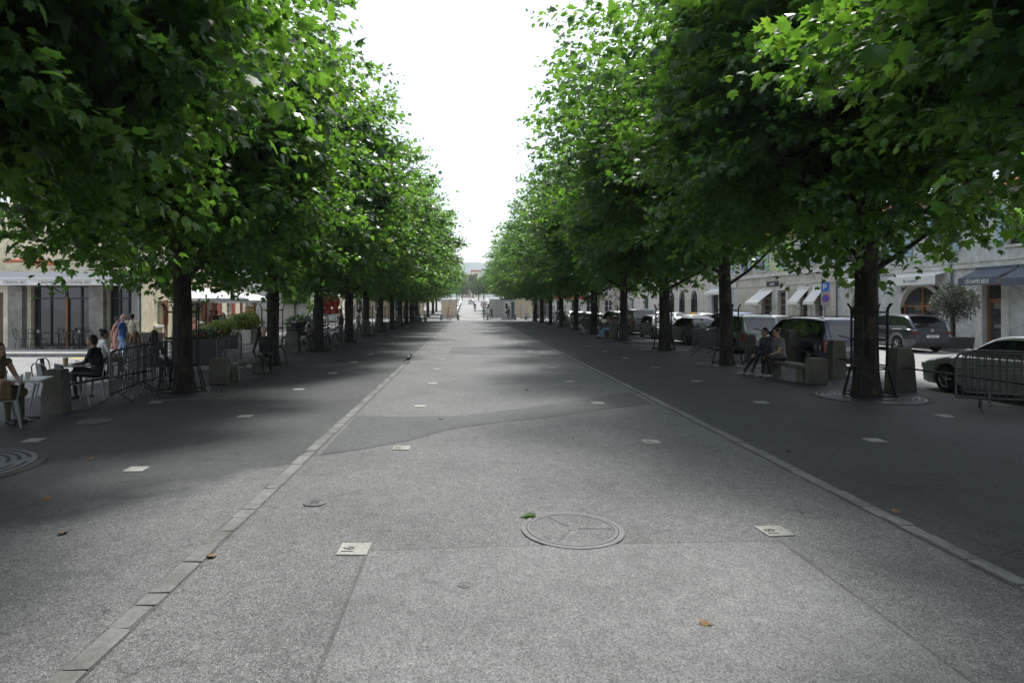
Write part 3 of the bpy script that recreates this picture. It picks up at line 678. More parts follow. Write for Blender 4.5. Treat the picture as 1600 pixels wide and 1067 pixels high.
for a in (a2, a1):
    uc, w = (a[0]+a[1])/2, a[1]-a[0]; arch_surround(FR, gb, uc, w, 1.95, zt)
    sh = shopfront(FR, gb, a[0], a[1], .09, zt, 2, 'wood_orange', .2, 1.1)
for d_ in (dr, dr2):
    door(FR, gb, d_[0], d_[1], .1, 3.05, 'wood_orange', True, .22, .75)
    mb = MB()
    for s0, s1 in ((d_[0]-.38, d_[0]-.003), (d_[1]+.003, d_[1]+.38)): FR.box(mb, s0, s1, .09, 3.05, .003, .06)
    FR.box(mb, d_[0]-.38, d_[1]+.38, 3.053, 3.34, .003, .07); mb.build('door_surround', 'white_stone', gb)
awning(FR, gb, 27.5, 29.7, 3.72, .95, .42, .34, 'awning_grey', False, "L'ÉCHAPPÉE BELLE", 'text_white', .27, xs=.62)
awning(FR, gb, U(1680), U(1586)-.35, 3.72, .95, .5, .34, 'awning_grey')
awning(FR, gb, U(1478), U(1408)+.3, 3.70, .55, .12, .42, 'awning_white', True, 'le rouet', 'text_grey', .32)
awning(FR, gb, U(1362), U(1322)-.3, 3.70, .55, .12, .42, 'awning_white', True, 'le rouet', 'text_grey', .32)
mb = MB(); u = U(1490); mb.tube([FR.p(u, .1, .10), FR.p(u, 10.4, .10)], .055, 8); mb.build('downpipe', 'awning_grey', gb)
mb = MB(); u = gu1-.15; mb.tube([FR.p(u, .1, .12), FR.p(u, 10.4, .12)], .055, 8); mb.build('downpipe', 'awning_grey', gb)
roof(gb, FR, gu0, gu1, 7.35, 10, 1.6)

sb = thing('stone_shop_building', 'pale stone building with three white sloping awnings over narrow doors', 'building')
su0, su1 = gu1+.01, U(1152)
ops = [(U(1302), U(1272)), (U(1266), U(1249)), (U(1228), U(1214)), (U(1204), U(1186)), (U(1160), U(1148))]
ops = [(U(1287), U(1275)), (U(1263), U(1251)), (U(1229), U(1216)), (U(1207), U(1191)), ]
h0 = [(a, b, .09, 3.2) for a, b in ops]; w1 = []
for p in (1295, 1262, 1228, 1192, 1166):
    c = U(p); w1 += [(c-.5, c+.5, 4.9, 6.7)]
FR.wall(su0, su1, 0, 7.5, h0+w1).build('wall', 'wall_stone', sb); shell(sb, FR, su0, su1, 7.5, 10, 'wall_stone')
for h in w1: window(FR, sb, *h, shutter='blue_shutter', surround='white_stone', rail=True)
for i, (a, b) in enumerate(ops):
    door(FR, sb, a, b, .1, 3.2, 'wood_brown', True, .25, .5)
    mb = MB(); FR.box(mb, a-.4, a-.003, .09, 3.2, .003, .07); FR.box(mb, b+.003, b+.4, .09, 3.2, .003, .07); FR.box(mb, a-.4, b+.4, 3.203, 3.55, .003, .08); mb.build('door_surround', 'white_stone', sb)
mb = MB(); FR.box(mb, su0, su1, 4.35, 4.6, 0, .12); FR.box(mb, su0, su1, 3.62, 3.72, 0, .06); mb.build('string_course', 'white_stone', sb)
mb = MB()
k = .55
while k < 3.5: FR.box(mb, su0+.02, su1-.02, k, k+.025, .001, .012); k += .5
mb.build('coursing', 'beige_render', sb)
for (a, b), o in (((ops[3][0]-.25, ops[3][1]+.35), 1.3), ((ops[1][0]-.2, ops[1][1]+.2), .9), ((ops[0][0]-.2, ops[0][1]+.2), .8)):
    awning(FR, sb, a, b, 3.25, o, .95, .2, 'awning_white', arms='iron')
b_ = fbox(FR, 'name_board', 'text_dark', sb, U(1218), U(1200), 3.55, 3.95, .09, .13); FR.text('pundi', (U(1218)+U(1200))/2, 3.66, .135, .32, 'text_white', b_, -1)
roof(sb, FR, su0, su1, 7.5, 10, 1.6)

cbd = thing('cornice_shop_building', 'grey building with wide shop cornice beyond the stone building', 'building')
cu0, cu1 = su1+.01, U(1105)
h0 = [(U(1142), U(1128), .09, 3.1), (U(1122), U(1112), .09, 3.1)]; w1 = [(U(p)-.5, U(p)+.5, 5.2, 7.) for p in (1140, 1124, 1112)]
FR.wall(cu0, cu1, 0, 7.5, h0+w1).build('wall', 'grey_render', cbd); shell(cbd, FR, cu0, cu1, 7.5, 10, 'grey_render')
for h in h0: shopfront(FR, cbd, *h, 2, 'wood_brown')
for h in w1: window(FR, cbd, *h, shutter='blue_shutter')
mb = MB(); FR.box(mb, cu0, cu1, 3.7, 4.5, 0, .12); FR.box(mb, cu0, cu1, 4.5, 4.7, 0, .28); FR.box(mb, cu0, cu1, 4.72, 4.8, 0, .34); mb.build('cornice', 'white_stone', cbd)
awning(FR, cbd, h0[0][0]-.2, h0[1][1]+.3, 3.6, .7, .25, .22, 'awning_white', True)
roof(cbd, FR, cu0, cu1, 7.5, 10, 1.6)

ab = thing('arcade_building', 'cream building with tall arched openings and a round wall emblem', 'building')
au0, au1 = cu1+.01, U(975)
arcs = [(U(p)-.95, U(p)+.95, .09, 3.7) for p in (1085, 1066, 1050)]; rec = [(U(1035)-.7, U(1035)+.7, .09, 3.0), (U(1010)-1.1, U(1010)+1.1, 1.0, 3.2), (U(988)-1., U(988)+1., .09, 3.1)]
w1 = [(U(p)-.55, U(p)+.55, 5.2, 7.1) for p in (1085, 1066, 1050, 1033, 1018, 1003, 990)]
FR.wall(au0, au1, 0, 7.6, arcs+rec+w1).build('wall', 'pale_render', ab); shell(ab, FR, au0, au1, 7.6, 10, 'pale_render')
for h in arcs: arch_surround(FR, ab, (h[0]+h[1])/2, h[1]-h[0], 2.75, 3.7); shopfront(FR, ab, h[0], h[1], .09, 3.7, 2, 'dark_metal', .2, 1.)
for i, h in enumerate(rec): window(FR, ab, *h, frame='green_shutter' if i == 1 else 'white_paint', surround='white_stone', sill=None)
for h in w1: window(FR, ab, *h, shutter='blue_shutter')
mb = MB(); FR.box(mb, au0, au1, 4.2, 4.5, 0, .12); mb.build('string_course', 'white_stone', ab)
c = FR.p(U(990), 3.75, .05); m_ = MB(); n_ = 20
m_.add([c+Vector((-.02, .42*math.cos(2*math.pi*i/n_), .42*math.sin(2*math.pi*i/n_))) for i in range(n_)], [tuple(range(n_))]); m_.add([c+Vector((-.03, .33*math.cos(2*math.pi*i/n_), .33*math.sin(2*math.pi*i/n_))) for i in range(n_)], [tuple(range(n_))], 1)
m_.add([c+Vector((-.036, a*.25-.05, a*.25+.05)) for a in (-1, 1)]+[c+Vector((-.036, a*.25+.05, a*.25-.05)) for a in (1, -1)], [(0, 1, 2, 3)]); m_.build('wall_emblem', ['wood_brown', 'paper'], ab)
roof(ab, FR, au0, au1, 7.6, 10, 1.6)

# transverse buildings closing the square at the far end
def far_building(name, label, x0, x1, y, h, mat, wins, gh=3.2, shop=None, roofm='roof_tile', zb=None):
    fr = Fr((0, y), (1, 0), (0, -1)); z0 = gz(y); t = thing(name, label, 'building', (0, 0, z0-.05))
    n = max(2, int((x1-x0)/2.3)); hs = []
    for i in range(n):
        c = x0+(x1-x0)*(i+.5)/n; hs.append((c-.6, c+.6, .1 if shop and i % 2 else .9, 2.7))
        for f in range(1, wins): hs.append((c-.5, c+.5, gh+.9+(f-1)*3, gh+2.5+(f-1)*3))
    fr.wall(x0, x1, 0, h, hs, .2).build('wall', mat, t); shell(t, fr, x0, x1, h, 9, mat)
    for h_ in hs: window(fr, t, *h_, shutter=None, dep=.12, bars=2)
    if shop: fbox(fr, 'shop_sign', shop, t, x0+.3, x1-.3, 2.85, 3.3, .01, .06)
    roof(t, fr, x0, x1, h, 9, 2.2, mat=roofm); return t
far_building('corner_house', 'cream corner house with a red shopfront beyond the parked cars', 13.4, 20.5, 98, 9.5, 'pale_render', 3, shop='sign_red')
far_building('corner_house', 'pale house at the far end beside the red shopfront house', 20.7, 31, 97, 9., 'beige_render', 3)
far_building('corner_house', 'ochre house closing the square behind the far scooters', -15.5, -7.6, 98, 9.2, 'ochre_render', 3)
far_building('corner_house', 'pale house at the far corner behind the café side trees', -27, -15.7, 97, 9., 'pale_render', 3)
# two rows of houses along the street beyond
for k, (s, y0, y1, mat, lab) in enumerate(((-1, 108, 150, 'ochre_render', 'long ochre terrace on the café side of the far street'), (1, 108, 150, 'pale_render', 'long pale terrace on the car park side of the far street'),
                                        (-1, 150.2, 205, 'pale_render', 'second pale terrace on the café side of the far street'), (1, 150.2, 205, 'beige_render', 'second beige terrace on the car park side of the far street'))):
    fr = Fr((s*11.5+1, 0), (0, 1), (-s, 0)); t = thing('terrace_houses', lab, 'building', (0, 0, gz(y0)-.3)); hs = []
    y = y0+1.5
    while y < y1-1.5:
        for z in (1.2, 4.3, 7.2): hs.append((y, y+1.1, z, z+1.6))
        y += 3.2
    fr.wall(y0, y1, -.5, 10.3, hs, .2).build('wall', mat, t); shell(t, fr, y0, y1, 10.3, 9, mat)
    for h in hs: fbox(fr, 'window', 'glass_dark', t, h[0], h[1], h[2], h[3], -.15, -.12)
    roof(t, fr, y0, y1, 10.3, 9, 2.4)
# hoardings and poster kiosk at the chain
def hoarding(x0, x1, y, h, label, mat):
    t = thing('site_hoarding', label, 'hoarding', (0, y, gz(y))); n = max(2, round((x1-x0)/1.0)); w = (x1-x0)/n
    for i in range(n): MB().box(x0+i*w+.015, x0+(i+1)*w-.015, 0, .04, .12, h).build('panel', mat, t)
    for i in range(n+1): MB().box(x0+i*w-.03, x0+i*w+.03, .045, .12, 0, h+.05).build('post', 'galv', t)
    MB().box(x0-.05, x1+.05, -.02, .06, h+.002, h+.1).build('top_rail', 'white_stone', t)
hoarding(Xat(765, 91), Xat(786, 91), 91, 2.85, 'grey board hoarding beside the far street behind bicycles', 'hoarding_grey')
hoarding(Xat(805, 92), Xat(832, 92), 92, 2.9, 'tan board hoarding between poster kiosk and trees', 'hoarding')
hoarding(Xat(690, 92), Xat(714, 92), 92, 2.75, 'tan board hoarding on the café side of the far street', 'hoarding')
t = thing('poster_kiosk', 'grey poster kiosk behind the standing man in black', 'kiosk', (Xat(795, 90), 90, gz(90)))
MB().box(-.95, .95, 0, 1.6, 0, 2.9).build('cabin', 'hoarding_grey', t, bevel=.02); MB().box(-1.1, 1.1, -.1, 1.7, 2.905, 3.05).build('roof', 'dark_metal', t)
MB().box(-.62, .2, -.04, -.002, .6, 2.6).build('poster', 'paper', t); MB().box(.38, .8, -.035, -.002, .15, 2.5).build('door', 'glass_pale', t)
mb = MB(); mb.box(-.5, -.15, -.05, -.041, 1.5, 2.3); mb.box(-.1, .1, -.05, -.041, .9, 1.9); mb.box(-.5, -.2, -.05, -.041, .8, 1.2); mb.build('poster_print', 'text_dark', t)

# ------------------------------------------------------------------ café side: cinema, cream wall, ivy, houses
FC = Fr((0, 28.5), (1, 0), (0, -1))
cb = thing('cinema_building', 'cream cinema with concrete pillars, dark glazed front and lettered fascia', 'building')
def UC(p): return Xat(p, 28.5)
cx0, cx1 = -34.0, UC(219); top = 3.62
ho = [(UC(48), UC(147), .1, 2.93), (UC(168), UC(211), .1, 2.93), (UC(-40), UC(5), .1, 2.62), (UC(-150), UC(-80), .9, 2.5)]
FC.wall(cx0, cx1, 0, top, ho, .35).build('wall', 'cream_render', cb); shell(cb, FC, cx0, cx1-.3, top, 2.2, 'cream_render')
shopfront(FC, cb, ho[0][0], ho[0][1], .1, 2.93, 4, 'dark_metal', .3, .62); shopfront(FC, cb, ho[1][0], ho[1][1], .1, 2.93, 3, 'dark_metal', .3, .62)
door(FC, cb, *ho[2], 'wood_brown', False, .15, .4); window(FC, cb, *ho[3])
for a, b in ((20, 42), (145.5, 167.5)): fbox(FC, 'pillar', 'concrete_pillar', cb, UC(a), UC(b), .1, 2.9, .004, .32)
fbox(FC, 'pillar', 'concrete_pillar', cb, UC(211.5), UC(219), .1, 2.9, .004, .3)
fbox(FC, 'plinth', 'kerb_stone', cb, cx0, UC(5)-.85, .1, .45, .004, .05)
fa = MB(); FC.box(fa, UC(-260), UC(226), 2.93, 3.2, .003, .75); FC.box(fa, UC(-260), UC(226)+.05, 3.2, 3.27, .003, .82); fas = fa.build('fascia', 'awning_white', cb)
fa = MB(); FC.box(fa, UC(-260), UC(226), 3.275, 3.55, .003, .5); fa.build('parapet', 'sign_grey', cb)
for p in (-60, -2, 42, 95, 140, 186): FC.text('CINEMA BIO', UC(p), 2.985, .755, .19, 'text_grey', fas, 1)
for p in (52, 128): fbox(FC, 'inner_panel', ('wood_orange' if p > 100 else 'paper'), cb, UC(p), UC(p+14), 1.0, 1.9, -.5, -.47)
fbox(FC, 'door_post', 'wood_orange', cb, UC(98), UC(101), .1, 2.4, -.28, -.2)
fb = Fr((0, 32.5), (1, 0), (0, -1)); mb = MB(); fb.box(mb, cx0, UC(212)-.6, 3.62, 7.4, -8, 0); mb.build('upper_block', 'cream_render', cb)
roof(cb, FC, UC(20), UC(36), 4.1, 1.6, .2, -1.8)
SA, SB = Vector((cx1+.02, 28.5)), Vector((-18.1, 51.0)); du = (SB-SA).normalized()
FS = Fr(SA, du, (du.y, -du.x))
wb = thing('cream_side_house', 'low sunlit cream house with red brown shutters behind the white parasol', 'house')
L = (SB-SA).length
def rect(a, b, c, d): u0, z0 = FS.px(a, d); u1, _ = FS.px(b, d); _, z1 = FS.px((a+b)/2, c); return (u0, u1, max(.1, z0), z1)
wn = []
for a, b, c, d in ((241, 254, 471, 509), (305, 316, 482, 500), (354, 362, 479, 497)): wn.append(rect(a, b, c, d))
wn = [(u0, u1, 1.05, 2.25) for u0, u1, _, _ in wn]; ud = FS.px(331, 478)[0]; dd = (ud, FS.px(347, 478)[0], .1, 2.55); ud2 = (FS.px(375, 478)[0], FS.px(380, 478)[0], .1, 2.3)
hs = wn+[dd, ud2]+[(FS.px(p, 470)[0]-.18, FS.px(p, 470)[0]+.18, 2.85, 3.2) for p in (321, 365)]
FS.wall(0, L, 0, 3.75, hs, .22).build('wall', 'cream_render', wb); shell(wb, FS, .6, L, 3.75, 1.4, 'cream_render')
for h in wn:
    w = window(FS, wb, *h, frame='white_paint', bars=3)
    s_ = fbox(FS, 'shutter', 'red_shutter', wb, h[1]+.02, h[1]+.02+(h[1]-h[0])*.62, h[2], h[3], .01, .05)
for h in (dd, ud2): fbox(FS, 'door', 'red_shutter', wb, h[0], h[1], h[2], h[3], -.12, -.07)
for h in hs[-2:]: fbox(FS, 'vent', 'dark_metal', wb, *h, -.12, -.08)
roof(wb, FS, 1.2, L, 3.76, 3, .25, .12, 'sign_grey')
mb = MB(); FS.box(mb, 0, L, -.02, .11, .004, 1.1); struct(mb.build('house_pavement', 'pavement_concrete'))
# grey yard wall and ivy
t = thing('yard_wall', 'grey rendered yard wall half covered with ivy', 'wall', (0, 0, 0))
MB().box(-17.6, -17.3, 51.2, 66, 0, 3.2).build('wall', 'grey_render', t); MB().box(-18.2, -13.2, 51.05, 51.2, 0, 3.6).build('return_wall', 'grey_render', t); MB().box(-17.7, -17.2, 51.2, 66, 3.203, 3.3).build('coping', 'white_stone', t)
MB().box(-15.4, -14.1, 51.0, 51.045, 0, 2.4).build('gate', 'hoarding_grey', t)
def foliage_mass(name, label, cat, box, n, size, mat, loc=(0, 0, 0), tv=LV, tf=LF, seed=1, ellip=False, stemr=0, part='foliage'):
    rs = np.random.RandomState(seed); lo, hi = np.array(box[0]), np.array(box[1]); c = (lo+hi)/2; h = (hi-lo)/2
    if ellip:
        u = rand_unit(n, rs)*(rs.rand(n, 1)**.4); bl = rand_unit(12, rs); P = c+u*h*(1+.35*np.sin(u@bl[:3].T*5).mean(1, keepdims=True))
    else: P = lo+rs.rand(n, 3)*(hi-lo); P[:, 2] = lo[2]+(P[:, 2]-lo[2])*(.75+.25*np.sin(P[:, 1]*1.3+P[:, 0]))
    D = rs.normal(size=(n, 3))+(P-c)/np.linalg.norm(h)*.8; D[:, 2] -= .3; Nn = np.array([0, 0, .8])+rs.normal(size=(n, 3))*.7
    t = thing(name, label, cat, loc); link(part, leaves_mesh(part, P, D, Nn, size*rs.uniform(.6, 1.3, n), np.clip(rs.normal(.5, .25, n), 0, 1), mat, tv, tf), t); return t
iv = foliage_mass('ivy', 'bright sunlit ivy cascading over the yard wall', 'ivy', ((-17.3, 51.3, .4), (-16.0, 66, 4.6)), 5200, .17, 'leaf_ivy', seed=4)
mb = MB()
for y in range(52, 66, 2): mb.tube([(-17.1, y, 0), (-17., y+.3, 2), (-17.05, y-.2, 3.6)], [.05, .035, .02], 6)
mb.build('stem', 'bark', iv)
iv = foliage_mass('ivy', 'ivy clump hanging beside the yellow footpath sign', 'ivy', ((-15.2, 50.2, 2.2), (-13.2, 51.0, 4.8)), 1500, .15, 'leaf_ivy', seed=9)
MB().tube([(-14.2, 51.0, 0), (-14.2, 50.9, 3.8)], .05, 6).build('stem', 'bark', iv)
FL = Fr((-17.4, 0), (0, 1), (1, 0))
for name, lab, y0, y1, mat, dm in (('pale_house', 'white house behind the closed red parasols', 66.3, 78, 'pale_render', 'wood_brown'), ('cream_house', 'cream house with orange door on the café side', 78.2, 97, 'cream_render', 'wood_orange')):
    t = thing(name, lab, 'house'); hs = []; y = y0+1.2; i = 0
    while y < y1-2:
        hs.append((y, y+1.2, .1 if i % 3 == 1 else 1., 2.7))
        for z in (4.3, 7.2): hs.append((y, y+1.1, z, z+1.7))
        y += 2.7; i += 1
    FL.wall(y0, y1, 0, 9.4, hs, .2).build('wall', mat, t); shell(t, FL, y0, y1, 9.4, 9, mat)
    for h in hs:
        if h[2] < .5: fbox(FL, 'door', dm, t, *h, -.15, -.1)
        else: window(FL, t, *h, shutter='blue_shutter' if h[2] > 4 else None, dep=.12)
    mb = MB(); FL.box(mb, y0, y1, 3.3, 3.5, 0, .1); mb.build('string_course', 'white_stone', t); roof(t, FL, y0, y1, 9.4, 9, 2.3)
# apartment blocks and hill far beyond the street
def block(x0, x1, y, h, mat, lab, zb):
    t = thing('apartment_block', lab, 'building', (0, y, 0)); MB().box(x0, x1, 0, 14, 0, h).build('wall', mat, t)
    MB().box(x0-.4, x1+.4, -.4, 14.4, h+.01, h+.7).build('roof', 'roof_tile', t)
    n = int((x1-x0)/3.2); wm = MB().box(-.7, .7, -.06, -.01, 0, 1.6).mesh('window', 'glass_dark')
    for i in range(n):
        for z in np.arange(zb, h-2, 3.1): link('window', wm, t, (x0+(x1-x0)*(i+.5)/n, 0, z))
block(Xat(722, 330), Xat(736, 330), 330, 18.0, 'pink_render', 'pinkish apartment block closing the far street', 8.)
block(Xat(736, 325)+.3, Xat(751, 325), 325, 20.0, 'cream_render', 'cream apartment block beside the pink one closing the far street', 8.)
t = foliage_mass('far_tree', 'round dark tree in front of the far apartment blocks', 'tree', ((Xat(731, 290), 284, 8.5), (Xat(747, 290), 292, 17)), 2600, .55, 'leaf_far', seed=3, ellip=True, tv=LV2, tf=LF2, part='crown'); MB().tube([(Xat(739, 290), 288, 5), (Xat(739, 290), 288, 12)], .3, 7).build('trunk', 'bark', t)
for i, (p, d) in enumerate(((722, 240), (748, 235), (756, 215), (714, 220))):
    t = foliage_mass('far_tree', f'{["pale", "small", "bushy", "broad"][i]} street tree at the far end of the street, {["between terrace and pink block", "before the cream block", "on the car park side", "on the café side"][i]}', 'tree', ((Xat(p, d)-3.6, d-3, gz(d)+2.2), (Xat(p, d)+3.6, d+3, gz(d)+8.5)), 1800, .5, 'leaf_far', seed=i+20, ellip=True, tv=LV2, tf=LF2, part='crown'); MB().tube([(Xat(p, d), d, gz(d)-.2), (Xat(p, d), d, gz(d)+5)], .2, 7).build('trunk', 'bark', t)
mb = MB(); nx, ny = 46, 10; vs = []
for j in range(ny):
    for i in range(nx):
        x = -1500+3000*i/(nx-1); y = 1700+j*120; prof = 55+112*math.exp(-((x-30)/240)**2)+50*math.exp(-((x+700)/300)**2)+45*math.exp(-((x-900)/350)**2)
        vs.append((x, y, 3+prof*math.sin(min(1, j/6)*math.pi/2)+mnoise.noise(Vector((x*.01, y*.01, 0)))*7*min(1, j)))
mb.add(vs, [(j*nx+i, j*nx+i+1, (j+1)*nx+i+1, (j+1)*nx+i) for j in range(ny-1) for i in range(nx-1)]); struct(mb.build('wooded_hill', 'hill_wood', smooth='all'))
# ------------------------------------------------------------------ cars
WHEEL_R = .32
def wheel_parts(spokes=10, r=.32, w=.21):
    tyre = MB().lathe([(r*.64, -w/2), (r*.94, -w/2), (r, -w/2+.03), (r, w/2-.03), (r*.94, w/2), (r*.64, w/2)], 28, caps=False)
    rim = MB(); rim.lathe([(r*.66, -w/2+.01), (r*.60, -w/2+.02), (r*.58, w/2-.02), (r*.66, w/2-.008)], 28, caps=False)
    rim.lathe([(.06, -w/2+.02), (.06, -w/2+.045), (.001, -w/2+.05)], 12, caps=False); rim.lathe([(.06, w/2-.02), (.055, w/2-.012), (.001, w/2-.01)], 12, caps=False)
    for i in range(spokes):
        a = 2*math.pi*i/spokes
        for s in (1,):
            ca, sa = math.cos(a), math.sin(a); rim.tube([(.04*ca, .04*sa, s*(w/2-.025)), (r*.6*ca, r*.6*sa, s*(w/2-.02))], .021, 5)
    back = MB().lathe([(r*.6, w/2-.05), (.001, w/2-.05)], 20, caps=False)
    def rot(mb): mb.v = [(z, x, y) for x, y, z in mb.v]; return mb
    return rot(tyre).mesh('tyre', 'rubber', smooth=True), rot(rim).mesh('rim', 'rim', smooth=True), rot(back).mesh('brake_disc', 'iron_groove')
WP = wheel_parts(); WP5 = wheel_parts(5)
def lerp(a, b, t): return a+(b-a)*t
def interp(pts, s):
    for (a, va), (b, vb) in zip(pts, pts[1:]):
        if s <= b: t = (s-a)/(b-a) if b > a else 0; t = max(0, min(1, t)); return lerp(va, vb, t*t*(3-2*t) if False else t)
    return pts[-1][1]
def car(label, loc, rz, kind, col, plate='GE', group=None, full=True, taxi=False, roofrails=False, name='parked_car'):
    """local axes: +y forward, s runs from tail 0 to nose L; left side is -x"""
    K = {'coupe': dict(L=4.62, W=1.80, H=1.40, belt=[(0, .86), (.5, .93), (1.1, .96), (2.9, .92), (3.4, .90), (4.3, .74), (4.62, .60)], cab=(.62, 1.55, 2.55, 3.25), wh=(.86, 3.66), gc=.16, wt=.56),
         'van': dict(L=4.55, W=1.82, H=1.66, belt=[(0, .92), (.3, .98), (3.2, .98), (3.7, .97), (4.3, .82), (4.55, .62)], cab=(.05, .30, 2.75, 3.65), wh=(.78, 3.55), gc=.16, wt=.66),
         'suv': dict(L=4.55, W=1.86, H=1.66, belt=[(0, 1.0), (.35, 1.08), (2.9, 1.05), (3.5, 1.03), (4.3, .92), (4.55, .7)], cab=(.10, .75, 2.5, 3.25), wh=(.90, 3.60), gc=.20, wt=.62),
         'hatch': dict(L=4.0, W=1.72, H=1.46, belt=[(0, .86), (.3, .94), (2.6, .92), (3.1, .90), (3.8, .76), (4.0, .58)], cab=(.08, .55, 2.2, 2.95), wh=(.68, 3.12), gc=.16, wt=.60),
         'sedan': dict(L=4.5, W=1.77, H=1.44, belt=[(0, .84), (.2, .96), (1.0, .97), (2.9, .92), (3.4, .90), (4.2, .76), (4.5, .58)], cab=(.55, 1.25, 2.5, 3.3), wh=(.85, 3.58), gc=.16, wt=.57),
         'boxvan': dict(L=4.4, W=1.83, H=1.82, belt=[(0, 1.0), (.1, 1.06), (3.1, 1.02), (3.5, 1.0), (4.15, .86), (4.4, .62)], cab=(.03, .12, 2.6, 3.45), wh=(.75, 3.45), gc=.17, wt=.72)}[kind]
    L, Wd, H = K['L'], K['W'], K['H']; hw = Wd/2; t = thing(name, label, 'car', loc, rz, group); c0, c1, c2, c3 = K['cab']
    P = 'paint_'+col; yo = L/2
    r = WHEEL_R; ar = r+.045
    ss = sorted(set([0, .03, .10, .22]+[L-.22, L-.1, L-.03, L]+list(np.round(np.linspace(.3, L-.3, 18), 3))+[round(w+ar*math.sin(a), 3) for w in K['wh'] for a in np.linspace(-math.pi/2, math.pi/2, 9)]))
    def wid(s):
        e = min(s, L-s); return hw*(1-.22*(1-min(1, e/.42))**2.2)
    mb = MB(); rows = []
    for s in ss:
        w = wid(s); zb = interp(K['belt'], s); z0 = K['gc']+(.10*(1-min(1, min(s, L-s)/.25)))
        for wc in K['wh']:
            if abs(s-wc) < ar: z0 = max(z0, r+math.sqrt(max(0, ar*ar-(s-wc)**2)))
        z0 = min(z0, zb-.2); m = z0+(zb-z0)*.45
        row = [(w*.90, z0), (w*.975, z0+(zb-z0)*.12), (w*1., m), (w*.995, zb-(zb-m)*.45), (w*.955, zb-.05), (w*.86, zb-.002), (w*.45, zb+.02), (0, zb+.028)]
        rows.append([(x, s-yo, z) for x, z in row]+[(-x, s-yo, z) for x, z in row[-2::-1]])
    n = len(rows[0]); mb.add([p for q in rows for p in q], [(i*n+j, i*n+j+1, (i+1)*n+j+1, (i+1)*n+j) for i in range(len(ss)-1) for j in range(n-1)]+[tuple(range(n)), tuple(range((len(ss)-1)*n, len(ss)*n))[::-1]])
    body = mb.build('body', P, t, smooth=True)
    MB().box(-hw*.86, hw*.86, .12-yo, L-.12-yo, K['gc']+.03, .5).build('underbody', 'iron_groove', t)
    # cabin
    wt = K['wt']*hw/.86 if kind in ('van', 'boxvan') else K['wt']*hw/.86
    def edge(s):   # roof edge height and half width along the cabin
        zb = interp(K['belt'], s)
        if s < c1: q = (s-c0)/(c1-c0); q = math.sin(q*math.pi/2)**.9
        elif s > c2: q = (c3-s)/(c3-c2); q = math.sin(max(0, q)*math.pi/2)**.85
        else: q = 1
        zr = H-.05-.05*abs((s-(c1+c2)/2)/((c2-c1)/2+.01))**2*(1 if c1 <= s <= c2 else 1); return lerp(zb, zr, q), lerp(wid(s)*.90, wt, q)
    cs = [c0]+list(np.linspace(c0, c1, 6)[1:])+list(np.linspace(c1, c2, 6)[1:])+list(np.linspace(c2, c3, 7)[1:])
    mb = MB(); rows = []
    for s in cs:
        ze, we = edge(s); zb = interp(K['belt'], s); wb = wid(s)*.90
        row = [(wb, zb-.01), (lerp(wb, we, .55), lerp(zb, ze, .55)), (we, ze), (we*.9, ze+.03), (we*.5, ze+.05), (0, ze+.055)]
        rows.append([(x, s-yo, z) for x, z in row]+[(-x, s-yo, z) for x, z in row[-2::-1]])
    n = len(rows[0]); mb.add([p for q in rows for p in q], [(i*n+j, i*n+j+1, (i+1)*n+j+1, (i+1)*n+j) for i in range(len(cs)-1) for j in range(n-1)]+[tuple(range(n)), tuple(range((len(cs)-1)*n, len(cs)*n))[::-1]])
    mb.build('cabin', P, t, smooth=True)
    # glass: panels just proud of the cabin skin
    def side(s, v, sg, off=.006):
        ze, we = edge(s); zb = interp(K['belt'], s); wb = wid(s)*.90; return (sg*(lerp(wb, we, v)+off), s-yo, lerp(zb, ze, v)+.0)
    splits = {'coupe': [(c0+.45, 1.68), (1.75, c3-.28)], 'suv': [(c0+.32, 1.0), (1.06, 1.9), (1.98, c3-.30)], 'van': [(.28, 1.15), (1.22, 2.1), (2.18, c3-.35)], 'boxvan': [(.3, 1.15), (1.25, 2.1), (2.2, c3-.35)], 'hatch': [(c0+.3, 1.2), (1.27, c3-.3)], 'sedan': [(c0+.4, 1.75), (1.82, c3-.3)]}[kind]
    for sg in (-1, 1):
        for a, b in splits:
            mb = MB(); m = 7; vs = []
            for i in range(m):
                s = lerp(a, b, i/(m-1)); vs += [side(s, .10, sg), side(s, .5, sg), side(s, .90, sg)]
            mb.add(vs, [(3*i+k, 3*i+k+1, 3*i+k+4, 3*i+k+3) for i in range(m-1) for k in range(2)]); mb.build('side_window', 'glass_dark', t)
        if full:
            mb = MB()
            for q in range(len(splits)): a, b = splits[q]; mb.tube([side(s, .08, sg, .01) for s in np.linspace(a-.03, b+.03, 6)], .008, 4)
            mb.build('window_trim', 'black_plastic' if col != 'graphite' else 'rim', t)
            for a, b in splits[-2:]:
                s = a+.14; z = interp(K['belt'], s)-.10; mb = MB(); x = sg*(wid(s)*.985); mb.tube([(x, s-yo, z), (x+sg*.028, s+.03-yo, z), (x+sg*.028, s+.16-yo, z), (x, s+.19-yo, z)], .012, 6); mb.build('door_handle', P, t)
            mb = MB()
            for s in (splits[-1][0]-.03, splits[-1][1]+.12, splits[-2][0]-.02 if len(splits) > 2 else splits[-1][0]-.03):
                mb.tube([(sg*(wid(s)*1.0+.0005), s-yo, lerp(K['gc']+.1, interp(K['belt'], s)-.06, k)) for k in (0, .45)]+[(sg*(wid(s)*.975), s-yo, interp(K['belt'], s)-.05)], .004, 4)
            mb.build('door_seam', 'iron_groove', t)
